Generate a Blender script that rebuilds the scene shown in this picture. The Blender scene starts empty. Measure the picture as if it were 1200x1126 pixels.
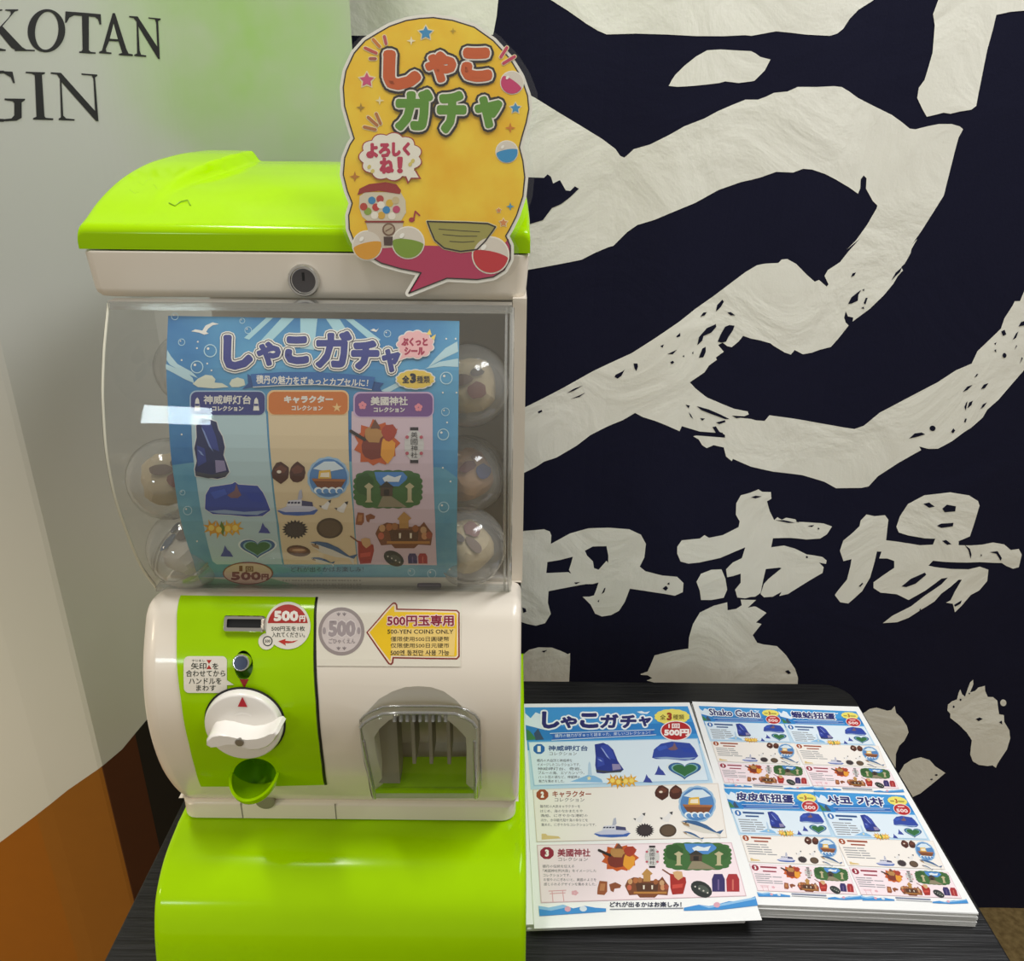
import bpy, bmesh, math, random
import numpy as np
from mathutils import Vector, Matrix
from mathutils.geometry import tessellate_polygon
random.seed(4)
SC = bpy.context.scene
COL = SC.collection
R = math.radians

# ------------------------------------------------------------------ camera
FOC, PITCH, ROLL = 960.0, R(23.2), 0.010          # focal length in pixels of a 1200 x 1126 frame
CAM = Vector((0, 0, 1.35))
_r0, _u0 = Vector((1, 0, 0)), Vector((0, math.sin(PITCH), math.cos(PITCH)))
FW = Vector((0, math.cos(PITCH), -math.sin(PITCH)))
RT = _r0*math.cos(ROLL) + _u0*math.sin(ROLL)
DN = _r0*math.sin(ROLL) - _u0*math.cos(ROLL)
cd = bpy.data.cameras.new('camera'); cam = bpy.data.objects.new('camera', cd); COL.objects.link(cam)
cd.sensor_width = 36; cd.lens = FOC/1200*36; cd.clip_start = .02
m = Matrix.Identity(4)
for i in range(3):
    m[i][0], m[i][1], m[i][2], m[i][3] = RT[i], -DN[i], -FW[i], CAM[i]
cam.matrix_world = m
SC.camera = cam

# ------------------------------------------------------------------ light
SC.view_settings.view_transform = 'Standard'; SC.view_settings.look = 'None'
SC.view_settings.exposure = 0.0; SC.view_settings.gamma = 1.0
w = bpy.data.worlds.new('room_light'); SC.world = w; w.use_nodes = True
w.node_tree.nodes['Background'].inputs[0].default_value = (1.0, .92, .80, 1)
w.node_tree.nodes['Background'].inputs[1].default_value = .37
def lamp(name, loc, target, sx, sy, power, col):
    l = bpy.data.lights.new(name, 'AREA'); l.shape = 'RECTANGLE'; l.size = sx; l.size_y = sy
    l.energy = power; l.color = col
    o = bpy.data.objects.new(name, l); COL.objects.link(o); o.location = loc
    o.rotation_euler = (Vector(target)-Vector(loc)).to_track_quat('-Z', 'Y').to_euler()
    return o
lamp('ceiling_lamp', (-.555, .47, 2.5), (-.45, .5, 0), .42, .14, 10.5, (1, .97, .92))
lamp('ceiling_lamp', (.78, .56, 2.4), (.60, .68, 0), 1.1, .35, 20, (.97, .98, 1))
lamp('far_window', (-1.20, -1.75, 1.66), (-.25, .55, 1.1), .23, .13, 3.2, (.80, .95, 1))
lamp('banner_fill_lamp', (-1.35, -.25, 1.45), (-.85, .77, .45), .12, .12, 2.6, (1, .82, .60)).data.spread = R(70)  # unseen warm lamp, added to brighten the banner's left panel

# ------------------------------------------------------------------ materials
MATS = {}
def lin(h):
    h = h.lstrip('#')
    return tuple(((c/12.92) if c <= .04045 else ((c+.055)/1.055)**2.4) for c in (int(h[i:i+2], 16)/255 for i in (0, 2, 4))) + (1,)
def new_mat(name):
    mt = bpy.data.materials.new(name); mt.use_nodes = True
    return mt, mt.node_tree, mt.node_tree.nodes['Principled BSDF']
def paint(h, rough=.55, metal=0.0, coat=0.0, noise=0.0, spec=.5, scale=60):
    key = (h, rough, metal, coat, noise, spec, scale)
    if key in MATS: return MATS[key]
    mt, nt, b = new_mat('paint_'+h.strip('#'))
    b.inputs['Base Color'].default_value = lin(h); b.inputs['Roughness'].default_value = rough
    b.inputs['Metallic'].default_value = metal; b.inputs['Coat Weight'].default_value = coat
    b.inputs['Specular IOR Level'].default_value = spec
    if noise:
        tc = nt.nodes.new('ShaderNodeTexCoord'); n = nt.nodes.new('ShaderNodeTexNoise'); n.inputs['Scale'].default_value = scale
        n.inputs['Detail'].default_value = 4
        mx = nt.nodes.new('ShaderNodeMix'); mx.data_type = 'RGBA'; c = lin(h)
        mx.inputs[6].default_value = tuple(max(0, v*(1-noise)) for v in c[:3])+(1,)
        mx.inputs[7].default_value = tuple(min(1, v*(1+noise)) for v in c[:3])+(1,)
        nt.links.new(tc.outputs['Object'], n.inputs['Vector']); nt.links.new(n.outputs['Fac'], mx.inputs[0])
        nt.links.new(mx.outputs[2], b.inputs['Base Color'])
    MATS[key] = mt
    return mt
def clear(name, tint, gloss=1.0, rough=.02, ior=1.35, haze=0.0):
    if name in MATS: return MATS[name]
    mt = bpy.data.materials.new(name); mt.use_nodes = True; nt = mt.node_tree; nt.nodes.clear()
    out = nt.nodes.new('ShaderNodeOutputMaterial'); tr = nt.nodes.new('ShaderNodeBsdfTransparent'); tr.inputs[0].default_value = tint+(1,)
    gl = nt.nodes.new('ShaderNodeBsdfGlossy'); gl.inputs['Roughness'].default_value = rough
    fr = nt.nodes.new('ShaderNodeFresnel'); fr.inputs['IOR'].default_value = ior
    mu = nt.nodes.new('ShaderNodeMath'); mu.operation = 'MULTIPLY'; mu.inputs[1].default_value = gloss
    mx = nt.nodes.new('ShaderNodeMixShader')
    ge = nt.nodes.new('ShaderNodeNewGeometry'); io = nt.nodes.new('ShaderNodeMapRange')          # same reflection seen from either side of the thin sheet
    io.inputs['To Min'].default_value = ior; io.inputs['To Max'].default_value = 1/ior
    nt.links.new(ge.outputs['Backfacing'], io.inputs['Value']); nt.links.new(io.outputs[0], fr.inputs['IOR'])
    nt.links.new(fr.outputs[0], mu.inputs[0]); nt.links.new(mu.outputs[0], mx.inputs[0])
    src = tr
    if haze:
        df = nt.nodes.new('ShaderNodeBsdfDiffuse'); df.inputs[0].default_value = (.8, .8, .78, 1)
        m2 = nt.nodes.new('ShaderNodeMixShader'); m2.inputs[0].default_value = haze
        nt.links.new(tr.outputs[0], m2.inputs[1]); nt.links.new(df.outputs[0], m2.inputs[2]); src = m2
    nt.links.new(src.outputs[0], mx.inputs[1]); nt.links.new(gl.outputs[0], mx.inputs[2]); nt.links.new(mx.outputs[0], out.inputs[0])
    MATS[name] = mt
    return mt
def cloth(name, h, bump=.25, scale=9.0, rough=.9, weave=True):
    mt, nt, b = new_mat(name); b.inputs['Base Color'].default_value = lin(h); b.inputs['Roughness'].default_value = rough
    b.inputs['Specular IOR Level'].default_value = .15
    tc = nt.nodes.new('ShaderNodeTexCoord'); n = nt.nodes.new('ShaderNodeTexNoise'); n.inputs['Scale'].default_value = scale
    n.inputs['Detail'].default_value = 5; n.inputs['Distortion'].default_value = 1.2
    bp = nt.nodes.new('ShaderNodeBump'); bp.inputs['Strength'].default_value = bump; bp.inputs['Distance'].default_value = .02
    nt.links.new(tc.outputs['Object'], n.inputs['Vector']); nt.links.new(n.outputs['Fac'], bp.inputs['Height'])
    nt.links.new(bp.outputs[0], b.inputs['Normal'])
    if weave:
        n2 = nt.nodes.new('ShaderNodeTexNoise'); n2.inputs['Scale'].default_value = 400
        b2 = nt.nodes.new('ShaderNodeBump'); b2.inputs['Strength'].default_value = .15; b2.inputs['Distance'].default_value = .001
        nt.links.new(tc.outputs['Object'], n2.inputs['Vector']); nt.links.new(n2.outputs['Fac'], b2.inputs['Height'])
        nt.links.new(bp.outputs[0], b2.inputs['Normal']); nt.links.new(b2.outputs[0], b.inputs['Normal'])
    return mt
def table_black():
    mt, nt, b = new_mat('black_ash_laminate')
    tc = nt.nodes.new('ShaderNodeTexCoord'); mp = nt.nodes.new('ShaderNodeMapping'); mp.inputs['Scale'].default_value = (3, 90, 20)
    n = nt.nodes.new('ShaderNodeTexNoise'); n.inputs['Scale'].default_value = 3; n.inputs['Detail'].default_value = 6
    cr = nt.nodes.new('ShaderNodeValToRGB'); cr.color_ramp.elements[0].color = lin('#09090a'); cr.color_ramp.elements[1].color = lin('#1f1f20')
    cr.color_ramp.elements[0].position = .35; cr.color_ramp.elements[1].position = .75
    bp = nt.nodes.new('ShaderNodeBump'); bp.inputs['Strength'].default_value = .35; bp.inputs['Distance'].default_value = .002
    nt.links.new(tc.outputs['Object'], mp.inputs[0]); nt.links.new(mp.outputs[0], n.inputs['Vector'])
    nt.links.new(n.outputs['Fac'], cr.inputs[0]); nt.links.new(cr.outputs[0], b.inputs['Base Color'])
    nt.links.new(n.outputs['Fac'], bp.inputs['Height']); nt.links.new(bp.outputs[0], b.inputs['Normal'])
    b.inputs['Roughness'].default_value = .42
    return mt
def noisy(name, h1, h2, scale, rough=.8, stretch=(1, 1, 1), grad=None):
    """two printed / woven colours mixed by noise; grad = (z0, z1, colour at z1 side)"""
    if name in MATS: return MATS[name]
    mt, nt, b = new_mat(name); b.inputs['Roughness'].default_value = rough
    tc = nt.nodes.new('ShaderNodeTexCoord'); mp = nt.nodes.new('ShaderNodeMapping'); mp.inputs['Scale'].default_value = stretch
    n = nt.nodes.new('ShaderNodeTexNoise'); n.inputs['Scale'].default_value = scale; n.inputs['Detail'].default_value = 6
    cr = nt.nodes.new('ShaderNodeValToRGB'); cr.color_ramp.elements[0].color = lin(h1); cr.color_ramp.elements[1].color = lin(h2)
    cr.color_ramp.elements[0].position = .33; cr.color_ramp.elements[1].position = .67
    nt.links.new(tc.outputs['Object'], mp.inputs[0]); nt.links.new(mp.outputs[0], n.inputs['Vector']); nt.links.new(n.outputs['Fac'], cr.inputs[0])
    nt.links.new(cr.outputs[0], b.inputs['Base Color'])
    MATS[name] = mt
    return mt
LIME = paint('#a4d600', .12, noise=.03, spec=.16)
WHITE = paint('#eee5d6', .28, coat=.25, noise=.012)
CHROME = paint('#d2d2d0', .12, metal=1.0)
BLACK = paint('#08080a', .5)
CLEAR = clear('clear_plastic', (.965, .97, .965), 1.2, haze=.045)
CLEARDARK = clear('clear_plastic_door', (.80, .81, .78), 1.3, .04, 1.4)
SHELL = clear('clear_capsule_plastic', (.93, .935, .93), 1.5, .07, 1.5, haze=.16)
FILM = clear('laminate_film', (.97, .98, .98), .6, .10, 1.3, haze=.035)

# ------------------------------------------------------------------ scene-tree helpers
def tag(o, label, cat, group=None):
    o['label'] = label; o['category'] = cat
    if group: o['group'] = group
    return o
def thing(name, label, cat, loc, group=None):
    o = bpy.data.objects.new(name, None); COL.objects.link(o); o.location = loc; o.empty_display_size = .05
    return tag(o, label, cat, group)
def wloc(o):
    p = Vector((0, 0, 0))
    while o: p += o.location; o = o.parent
    return p
class MB:
    """collects faces, builds ONE mesh object"""
    def __init__(s): s.v = []; s.f = []; s.m = []; s.mats = []
    def mi(s, mt):
        if mt not in s.mats: s.mats.append(mt)
        return s.mats.index(mt)
    def add(s, vs, fs, mt):
        b = len(s.v); i = s.mi(mt); s.v += [Vector(p) for p in vs]
        for f in fs: s.f.append([b+k for k in f]); s.m.append(i)
        return s
    def grid(s, rows, mt, closed=False):
        n = len(rows[0]); fs = []
        for a in range(len(rows)-1):
            for k in range(n if closed else n-1):
                q = (k+1) % n; fs.append((a*n+k, a*n+q, (a+1)*n+q, (a+1)*n+k))
        return s.add([p for r in rows for p in r], fs, mt)
    def cap(s, loop, mt): return s.add(loop, [list(range(len(loop)))], mt)
    def box(s, a, b, mt):
        x0, y0, z0 = a; x1, y1, z1 = b
        return s.add([(x0,y0,z0),(x1,y0,z0),(x1,y1,z0),(x0,y1,z0),(x0,y0,z1),(x1,y0,z1),(x1,y1,z1),(x0,y1,z1)],
                     [(0,3,2,1),(4,5,6,7),(0,1,5,4),(1,2,6,5),(2,3,7,6),(3,0,4,7)], mt)
    def tube(s, pts, r, mt, n=8):
        pts = [Vector(p) for p in pts]; rows = []
        for i, p in enumerate(pts):
            t = (pts[min(i+1, len(pts)-1)]-pts[max(i-1, 0)]).normalized()
            a = t.orthogonal().normalized() if i == 0 else (a - t*a.dot(t)).normalized()
            b = t.cross(a)
            rows.append([p + a*math.cos(2*math.pi*k/n)*r + b*math.sin(2*math.pi*k/n)*r for k in range(n)])
        s.grid(rows, mt, True); s.cap(rows[0][::-1], mt); s.cap(rows[-1], mt)
        return s
    def build(s, name, parent=None, smooth=None, weld=True):
        o0 = wloc(parent) if parent else Vector((0, 0, 0))
        me = bpy.data.meshes.new(name); me.from_pydata([p-o0 for p in s.v], [], s.f)
        for mt in s.mats: me.materials.append(mt)
        me.polygons.foreach_set('material_index', s.m)
        if weld:
            bm = bmesh.new(); bm.from_mesh(me); bmesh.ops.remove_doubles(bm, verts=bm.verts, dist=1e-5)
            bmesh.ops.recalc_face_normals(bm, faces=bm.faces); bm.to_mesh(me); bm.free()
        if smooth:
            me.polygons.foreach_set('use_smooth', [True]*len(me.polygons)); me.set_sharp_from_angle(angle=R(smooth))
        me.update()
        o = bpy.data.objects.new(name, me)
        COL.objects.link(o); o.parent = parent
        if smooth: wn = o.modifiers.new('even_shading', 'WEIGHTED_NORMAL'); wn.keep_sharp = True; wn.weight = 90
        return o

# ------------------------------------------------------------------ surfaces: where a print or a trim lies
def ray(px, py): return FW*FOC + RT*(px-600) + DN*(py-563)
def smoothline(pts, k=6):
    out = []; P = [Vector(p) for p in pts]
    for i in range(len(P)-1):
        a, b, c, d = P[max(i-1, 0)], P[i], P[i+1], P[min(i+2, len(P)-1)]
        for j in range(k):
            t = j/k
            out.append(.5*((2*b)+(c-a)*t+(2*a-5*b+4*c-d)*t*t+(3*b-a-3*c+d)*t**3))
    out.append(P[-1]); return [tuple(p) for p in out]
class Extruded:
    """polyline swept along an axis: axis 'x' -> profile (y,z), domain (x,s); axis 'z' -> plan (x,y), domain (s,z)"""
    def __init__(s, pts, axis):
        s.p = [Vector(p) for p in pts]; s.axis = axis; s.acc = [0.0]
        for a, b in zip(s.p, s.p[1:]): s.acc.append(s.acc[-1]+(b-a).length)
        s.cuts = (1 if axis == 'x' else 0, s.acc[1:-1])
        s.vn = []
        for i in range(len(s.p)):
            t = (s.p[min(i+1, len(s.p)-1)]-s.p[max(i-1, 0)]).normalized(); s.vn.append(Vector((t[1], -t[0])))
        ref = s.vn[len(s.vn)//2]
        toward = (ref[0] < 0) if axis == 'x' else (ref[1] < 0)
        if not toward: s.vn = [-n for n in s.vn]
    def dom(s, px, py):
        d = ray(px, py); best = None; n = len(s.p)-1
        if s.axis == 'x': o2, d2 = Vector((CAM.y, CAM.z)), Vector((d.y, d.z))
        else: o2, d2 = Vector((CAM.x, CAM.y)), Vector((d.x, d.y))
        for i in range(n):
            a, b = s.p[i], s.p[i+1]; e = b-a; den = d2[0]*e[1]-d2[1]*e[0]
            if abs(den) < 1e-12: continue
            q = a-o2; t = (q[0]*e[1]-q[1]*e[0])/den; u = (q[0]*d2[1]-q[1]*d2[0])/den
            lo = -5 if i == 0 else -1e-6; hi = 6 if i == n-1 else 1+1e-6
            if t > 0 and lo <= u <= hi:
                pen = max(0, -u, u-1)
                if best is None or (pen, t) < best[:2]: best = (pen, t, s.acc[i]+u*e.length)
        if best is None: raise ValueError('no hit')
        p = CAM + d*best[1]
        return (p.x, best[2]) if s.axis == 'x' else (best[2], p.z)
    def at2(s, v, off):
        i = 0
        while i < len(s.p)-2 and v > s.acc[i+1]: i += 1
        u = (v-s.acc[i])/(s.acc[i+1]-s.acc[i]); q = s.p[i].lerp(s.p[i+1], u); uc = min(1, max(0, u))
        return q + s.vn[i].lerp(s.vn[i+1], uc).normalized()*off
    def pos(s, d, off=0.0):
        if s.axis == 'x':
            q = s.at2(d[1], off); return Vector((d[0], q[0], q[1]))
        q = s.at2(d[0], off); return Vector((q[0], q[1], d[1]))
    def frame(s, px, py):
        d = s.dom(px, py); o = s.pos(d); n = (s.pos(d, .01)-o).normalized()
        ex = Vector((1, 0, 0)); return Flat(o, ex, n.cross(ex).normalized(), n)
class Flat:
    def __init__(s, o, ex, ey, n=None, wave=None):
        s.o, s.ex, s.ey = Vector(o), Vector(ex), Vector(ey); s.n = n or s.ex.cross(s.ey).normalized(); s.wave = wave; s.cuts = None
    def dom(s, px, py):
        d = ray(px, py); t = (s.o-CAM).dot(s.n)/d.dot(s.n); p = CAM+d*t-s.o
        return (p.dot(s.ex), p.dot(s.ey))
    def pos(s, d, off=0.0):
        w_ = s.wave(d) if s.wave else 0.0
        return s.o + s.ex*d[0] + s.ey*d[1] + s.n*(off+w_)
    def px(s, k, px, py):       # world length of k pixels at that spot
        p = s.pos(s.dom(px, py)); return k*(p-CAM).dot(FW)/FOC
class Sheet:
    """a flat sheet of paper: domain (u,v) in 0..1; three world corners fix its plane, px corners fix its outline"""
    def __init__(s, px, z):
        tl, tr, bl = (on_z(*px[0], z[0]), on_z(*px[1], z[1]), on_z(*px[3], z[3]))
        s.n = (bl-tl).cross(tr-tl).normalized(); s.n = s.n if s.n.z > 0 else -s.n
        d = ray(*px[2]); br = CAM + d*((tl-CAM).dot(s.n)/d.dot(s.n))
        s.c = [tl, tr, br, bl]; s.cuts = None
    def pos(s, d, off=0.0):
        u, v = d; return s.c[0].lerp(s.c[1], u).lerp(s.c[3].lerp(s.c[2], u), v) + s.n*off
def on_z(px, py, z): d = ray(px, py); return CAM + d*((z-CAM.z)/d.z)

# ------------------------------------------------------------------ text and print
GLY = {}
def glyphs(body, offset, res):
    key = (body, offset, res)
    if key in GLY: return GLY[key]
    cu = bpy.data.curves.new('type', 'FONT'); cu.body = body; cu.resolution_u = res; cu.offset = offset
    o = bpy.data.objects.new('type', cu); COL.objects.link(o)
    dg = bpy.context.evaluated_depsgraph_get(); dg.update()
    me = bpy.data.meshes.new_from_object(o.evaluated_get(dg))
    vs = [(v.co.x, v.co.y) for v in me.vertices]; fs = [tuple(p.vertices) for p in me.polygons]
    cnt = {}
    for f in fs:
        for a, b in zip(f, f[1:]+f[:1]):
            k = (min(a, b), max(a, b)); cnt[k] = cnt.get(k, 0)+1
    ed = [k for k, c in cnt.items() if c == 1]
    bpy.data.objects.remove(o); bpy.data.meshes.remove(me); bpy.data.curves.remove(cu)
    GLY[key] = (vs, fs, ed); return GLY[key]
class Print:
    """flat artwork in layers on a surface; authored in any 2-D space, conv() takes it to the surface's domain"""
    def __init__(s, surf, conv=None, step=.00012, base=.0):
        s.surf = surf; s.conv = conv or (lambda p: surf.dom(*p)); s.t = []; s.step = step; s.base = base; s.extra_cuts = []; s.k = 0; s.lift = 0.0
    def tri(s, pts, mt, lay):
        s.t.append(([s.conv(p) for p in pts], mt, lay+s.lift))          # every stroke a hair above the last: no coplanar overlaps
    def nudge(s): s.k = (s.k+1) % 50; s.lift = s.k*.012
    def poly(s, loop, mt, lay, holes=()):
        s.nudge()
        if isinstance(mt, str): mt = paint(mt)
        L = [[Vector((p[0], p[1], 0)) for p in loop]] + [[Vector((p[0], p[1], 0)) for p in h] for h in holes]
        flat = [p for l in L for p in l]
        for t in tessellate_polygon(L): s.tri([(flat[k].x, flat[k].y) for k in t], mt, lay)
    def line(s, pts, wd, mt, lay, closed=False, round_=True):
        if isinstance(mt, str): mt = paint(mt)
        pts = list(pts)
        if closed: pts.append(pts[0])
        for (ax, ay), (bx, by) in zip(pts, pts[1:]):
            l = math.hypot(bx-ax, by-ay)
            if l < 1e-9: continue
            nx, ny = -(by-ay)/l*wd/2, (bx-ax)/l*wd/2; s.nudge()
            s.tri([(ax+nx, ay+ny), (bx+nx, by+ny), (bx-nx, by-ny)], mt, lay); s.tri([(ax+nx, ay+ny), (bx-nx, by-ny), (ax-nx, ay-ny)], mt, lay)
        if round_:
            for (x, y) in pts:
                s.nudge(); d = [(x+wd/2*math.cos(k*math.pi/4), y+wd/2*math.sin(k*math.pi/4)) for k in range(8)]
                for k in range(1, 7): s.tri([d[0], d[k], d[k+1]], mt, lay)
    def text(s, body, box, mt, lay, bold=0.0, outl=(), weight=.02, res=2, quad=None, fit=True):
        """box = x0, y0, x1, y1 of the ink (y down); quad = TL, TR, BR, BL instead"""
        if isinstance(mt, str): mt = paint(mt)
        hh = (box[3]-box[1]) if box else abs(quad[3][1]-quad[0][1])
        if weight > .006: bold += weight*hh*(.75 if res > 1 else .0)            # heavier letters: a rim around each glyph
        vs, fs, ed = glyphs(body, 0.0, res)
        xs = [v[0] for v in vs]; ys = [v[1] for v in vs]; a, b, c, d = min(xs), max(xs), min(ys), max(ys)
        if quad is None:
            x0, y0, x1, y1 = box; x0 += bold; y0 += bold; x1 -= bold; y1 -= bold; quad = [(x0, y0), (x1, y0), (x1, y1), (x0, y1)]
        (p0, p1, p2, p3) = quad
        def mp(v):
            u = (v[0]-a)/(b-a); w_ = (d-v[1])/(d-c)
            return tuple((1-w_)*((1-u)*p0[k]+u*p1[k]) + w_*((1-u)*p3[k]+u*p2[k]) for k in (0, 1))
        q = [mp(v) for v in vs]; s.nudge()
        for f in fs:
            for k in range(1, len(f)-1): s.tri([q[f[0]], q[f[k]], q[f[k+1]]], mt, lay)
        if bold:
            for (i, j) in ed: s.line([q[i], q[j]], bold*2, mt, lay)
        n = len(outl)
        for k, (wd, col) in enumerate(outl):            # outermost first, drawn below the letters
            c_ = paint(col) if isinstance(col, str) else col
            for (i, j) in ed: s.line([q[i], q[j]], (wd+bold)*2, c_, lay-n+k)
    def clipped(s):
        cuts = []
        if s.surf.cuts: cuts.append(s.surf.cuts)
        cuts += s.extra_cuts
        T = s.t
        for ax, vals in cuts:
            out = []
            for q, mt, lay in T:
                parts = [q]
                lo, hi = min(p[ax] for p in q), max(p[ax] for p in q)
                for c in vals:
                    if not lo+1e-7 < c < hi-1e-7: continue
                    nx = []
                    for pg in parts:
                        A, B = [], []
                        for p, r in zip(pg, pg[1:]+pg[:1]):
                            if p[ax] <= c: A.append(p)
                            if p[ax] >= c: B.append(p)
                            if (p[ax]-c)*(r[ax]-c) < 0:
                                t = (c-p[ax])/(r[ax]-p[ax]); x = (p[0]+(r[0]-p[0])*t, p[1]+(r[1]-p[1])*t); A.append(x); B.append(x)
                        nx += [g for g in (A, B) if len(g) > 2]
                    parts = nx
                out += [(pg, mt, lay) for pg in parts]
            T = out
        return T
    def into(s, mb):
        for q, mt, lay in s.clipped():
            mb.add([s.surf.pos(p, s.base+lay*s.step) for p in q], [list(range(len(q)))], mt)
        return mb
    def build(s, name, parent=None, smooth=None): return s.into(MB()).build(name, parent, smooth, weld=False)
# --- little outline makers, all in the author's space
def ell(cx, cy, rx, ry=None, n=28, rot=0.0, a0=0.0, a1=360.0):
    ry = ry or rx; c, s_ = math.cos(R(rot)), math.sin(R(rot)); full = abs(a1-a0) >= 360
    k_ = n if full else n+1
    o = []
    for k in range(k_):
        t = R(a0+(a1-a0)*k/n); x, y = rx*math.cos(t), ry*math.sin(t); o.append((cx+x*c-y*s_, cy+x*s_+y*c))
    return o
def star(cx, cy, r, r2, n=5, rot=-90):
    return [(cx+(r if k % 2 == 0 else r2)*math.cos(R(rot+180*k/n)), cy+(r if k % 2 == 0 else r2)*math.sin(R(rot+180*k/n))) for k in range(2*n)]
def rrect(x0, y0, x1, y1, r, n=5):
    o = []
    for cx, cy, a in ((x1-r, y0+r, -90), (x1-r, y1-r, 0), (x0+r, y1-r, 90), (x0+r, y0+r, 180)):
        o += [(cx+r*math.cos(R(a+90*k/n)), cy+r*math.sin(R(a+90*k/n))) for k in range(n+1)]
    return o
def cloud(cx, cy, rx, ry, n=10, d=.12, k=6):
    o = []
    for i in range(n*k):
        t = 2*math.pi*i/(n*k); q = 1+d*abs(math.sin(n*t/2)); o.append((cx+rx*q*math.cos(t), cy+ry*q*math.sin(t)))
    return o
def scale_px(pts, k, x0, y0): return [(x0+p[0]/k, y0+p[1]/k) for p in pts]
def rough_blob(cx, cy, rx, ry, n=26, d=.12, seed=1):
    rd = random.Random(seed)
    return [(cx+rx*(1+rd.uniform(-d, d))*math.cos(2*math.pi*k/n), cy+ry*(1+rd.uniform(-d, d))*math.sin(2*math.pi*k/n)) for k in range(n)]

# ================================================================== the setting
floor = MB().box((-3, -2.5, -.05), (3, 1.8, 0), noisy('tan_carpet', '#8a7346', '#b39a66', 90)).build('floor')
floor['kind'] = 'structure'
wl = MB().box((-3, 1.6, 0), (3, 1.66, 2.9), noisy('plain_wall', '#8b8780', '#96928a', 3)).build('wall_back'); wl['kind'] = 'structure'

# ------------------------------------------------------------------ table
TZ = .70
tb = thing('table', 'black wood-grain table with rounded corners under the capsule machine', 'table', (.045, .63, 0))
def slab(x0, y0, x1, y1, z0, z1, r, bev, mt):
    rows = []
    for dz, ins in ((0, bev), (bev, 0)):
        rows.append([(x, y, z0+dz) for x, y in rrect(x0+ins, y0+ins, x1-ins, y1-ins, r)])
    for dz, ins in ((bev, 0), (bev*.3, bev*.3), (0, bev)):
        rows.append([(x, y, z1-dz) for x, y in rrect(x0+ins, y0+ins, x1-ins, y1-ins, r)])
    mb = MB().grid(rows, mt, True); mb.cap(rows[0], mt); mb.cap(rows[-1], mt); return mb
TBL = table_black()
slab(-.342, .40, .432, .866, TZ-.028, TZ, .032, .003, TBL).build('tabletop', tb, 30)
for x in (-.30, .39):
    for y in (.44, .825):
        MB().tube([(x, y, 0), (x, y, TZ-.029)], .016, paint('#1b1b1d', .4, metal=.6), 14).build('leg', tb, 40)
MB().box((-.29, .815, TZ-.075), (.38, .835, TZ-.029), TBL).build('rail', tb)
MB().box((-.29, .430, TZ-.075), (.38, .450, TZ-.029), TBL).build('rail', tb)

# ------------------------------------------------------------------ printed cloth behind the table
CY = .93
CN = [-.45+.02*k for k in range(85)]                 # upright creases: the cloth is flat between two nodes
CW = [.0035*math.sin(11*x+.6)+.002*math.sin(23*x+2)+.0012*math.sin(47*x) for x in CN]
def cwave(d):
    k = min(83, max(0, int((d[0]-CN[0])/.02))); t = (d[0]-CN[k])/.02
    return CW[k]*(1-t)+CW[k+1]*t
cs = Flat((0, CY, 0), (1, 0, 0), (0, 0, 1), Vector((0, -1, 0)), cwave)
NAVY = cloth('navy_dyed_cotton', '#16172b', .10, 7); UNDYED = cloth('undyed_cotton', '#e8e8dd', .25, 8)
cp_ = Print(cs, step=.0003)
cp_.extra_cuts = [(0, CN)]
cp_.conv = lambda p: p
cp_.poly([(-.42, .225), (1.10, .225), (1.10, 1.80), (-.42, 1.80)], NAVY, 0)
cp_.conv = lambda p: cs.dom(*p)
def zA(l): return scale_px(l, 3.75, 580, 0)
def zB(l): return scale_px(l, 3.75, 880, 0)
def zC(l): return scale_px(l, 3.75, 580, 280)
def zD(l): return scale_px(l, 3.75, 880, 280)
def zE(l): return scale_px(l, 3.75, 580, 560)
def zF(l): return scale_px(l, 3.75, 880, 560)
def zG(l): return scale_px(l, 5.118, 980, 760)
def whitepatch(l, holes=()): cp_.poly(l, UNDYED, 1, holes)
def navypatch(l): cp_.poly(l, NAVY, 2)
whitepatch([(380, -40), (590, -40), (584, 0), (582, 20), (578, 41), (380, 41)])
whitepatch(zA([(200,-60),(240,0),(320,50),(400,105),(450,135),(490,152),(620,148),(760,153),(880,160),(1000,160),(1100,155)])
           + zB([(0,158),(110,138),(180,145),(240,152),(350,157),(385,145),(410,125),(440,80),(480,40),(545,0),(600,-60)]))
whitepatch(zA([(762,378),(775,352),(790,330),(830,290),(880,250),(930,222),(990,218),(1060,222)])
           + zB([(0,225),(20,235),(40,250),(85,262),(60,310),(15,355),(0,358)]) + zA([(1070,365),(1010,358),(985,365),(930,372),(870,378),(800,382)]))
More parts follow.
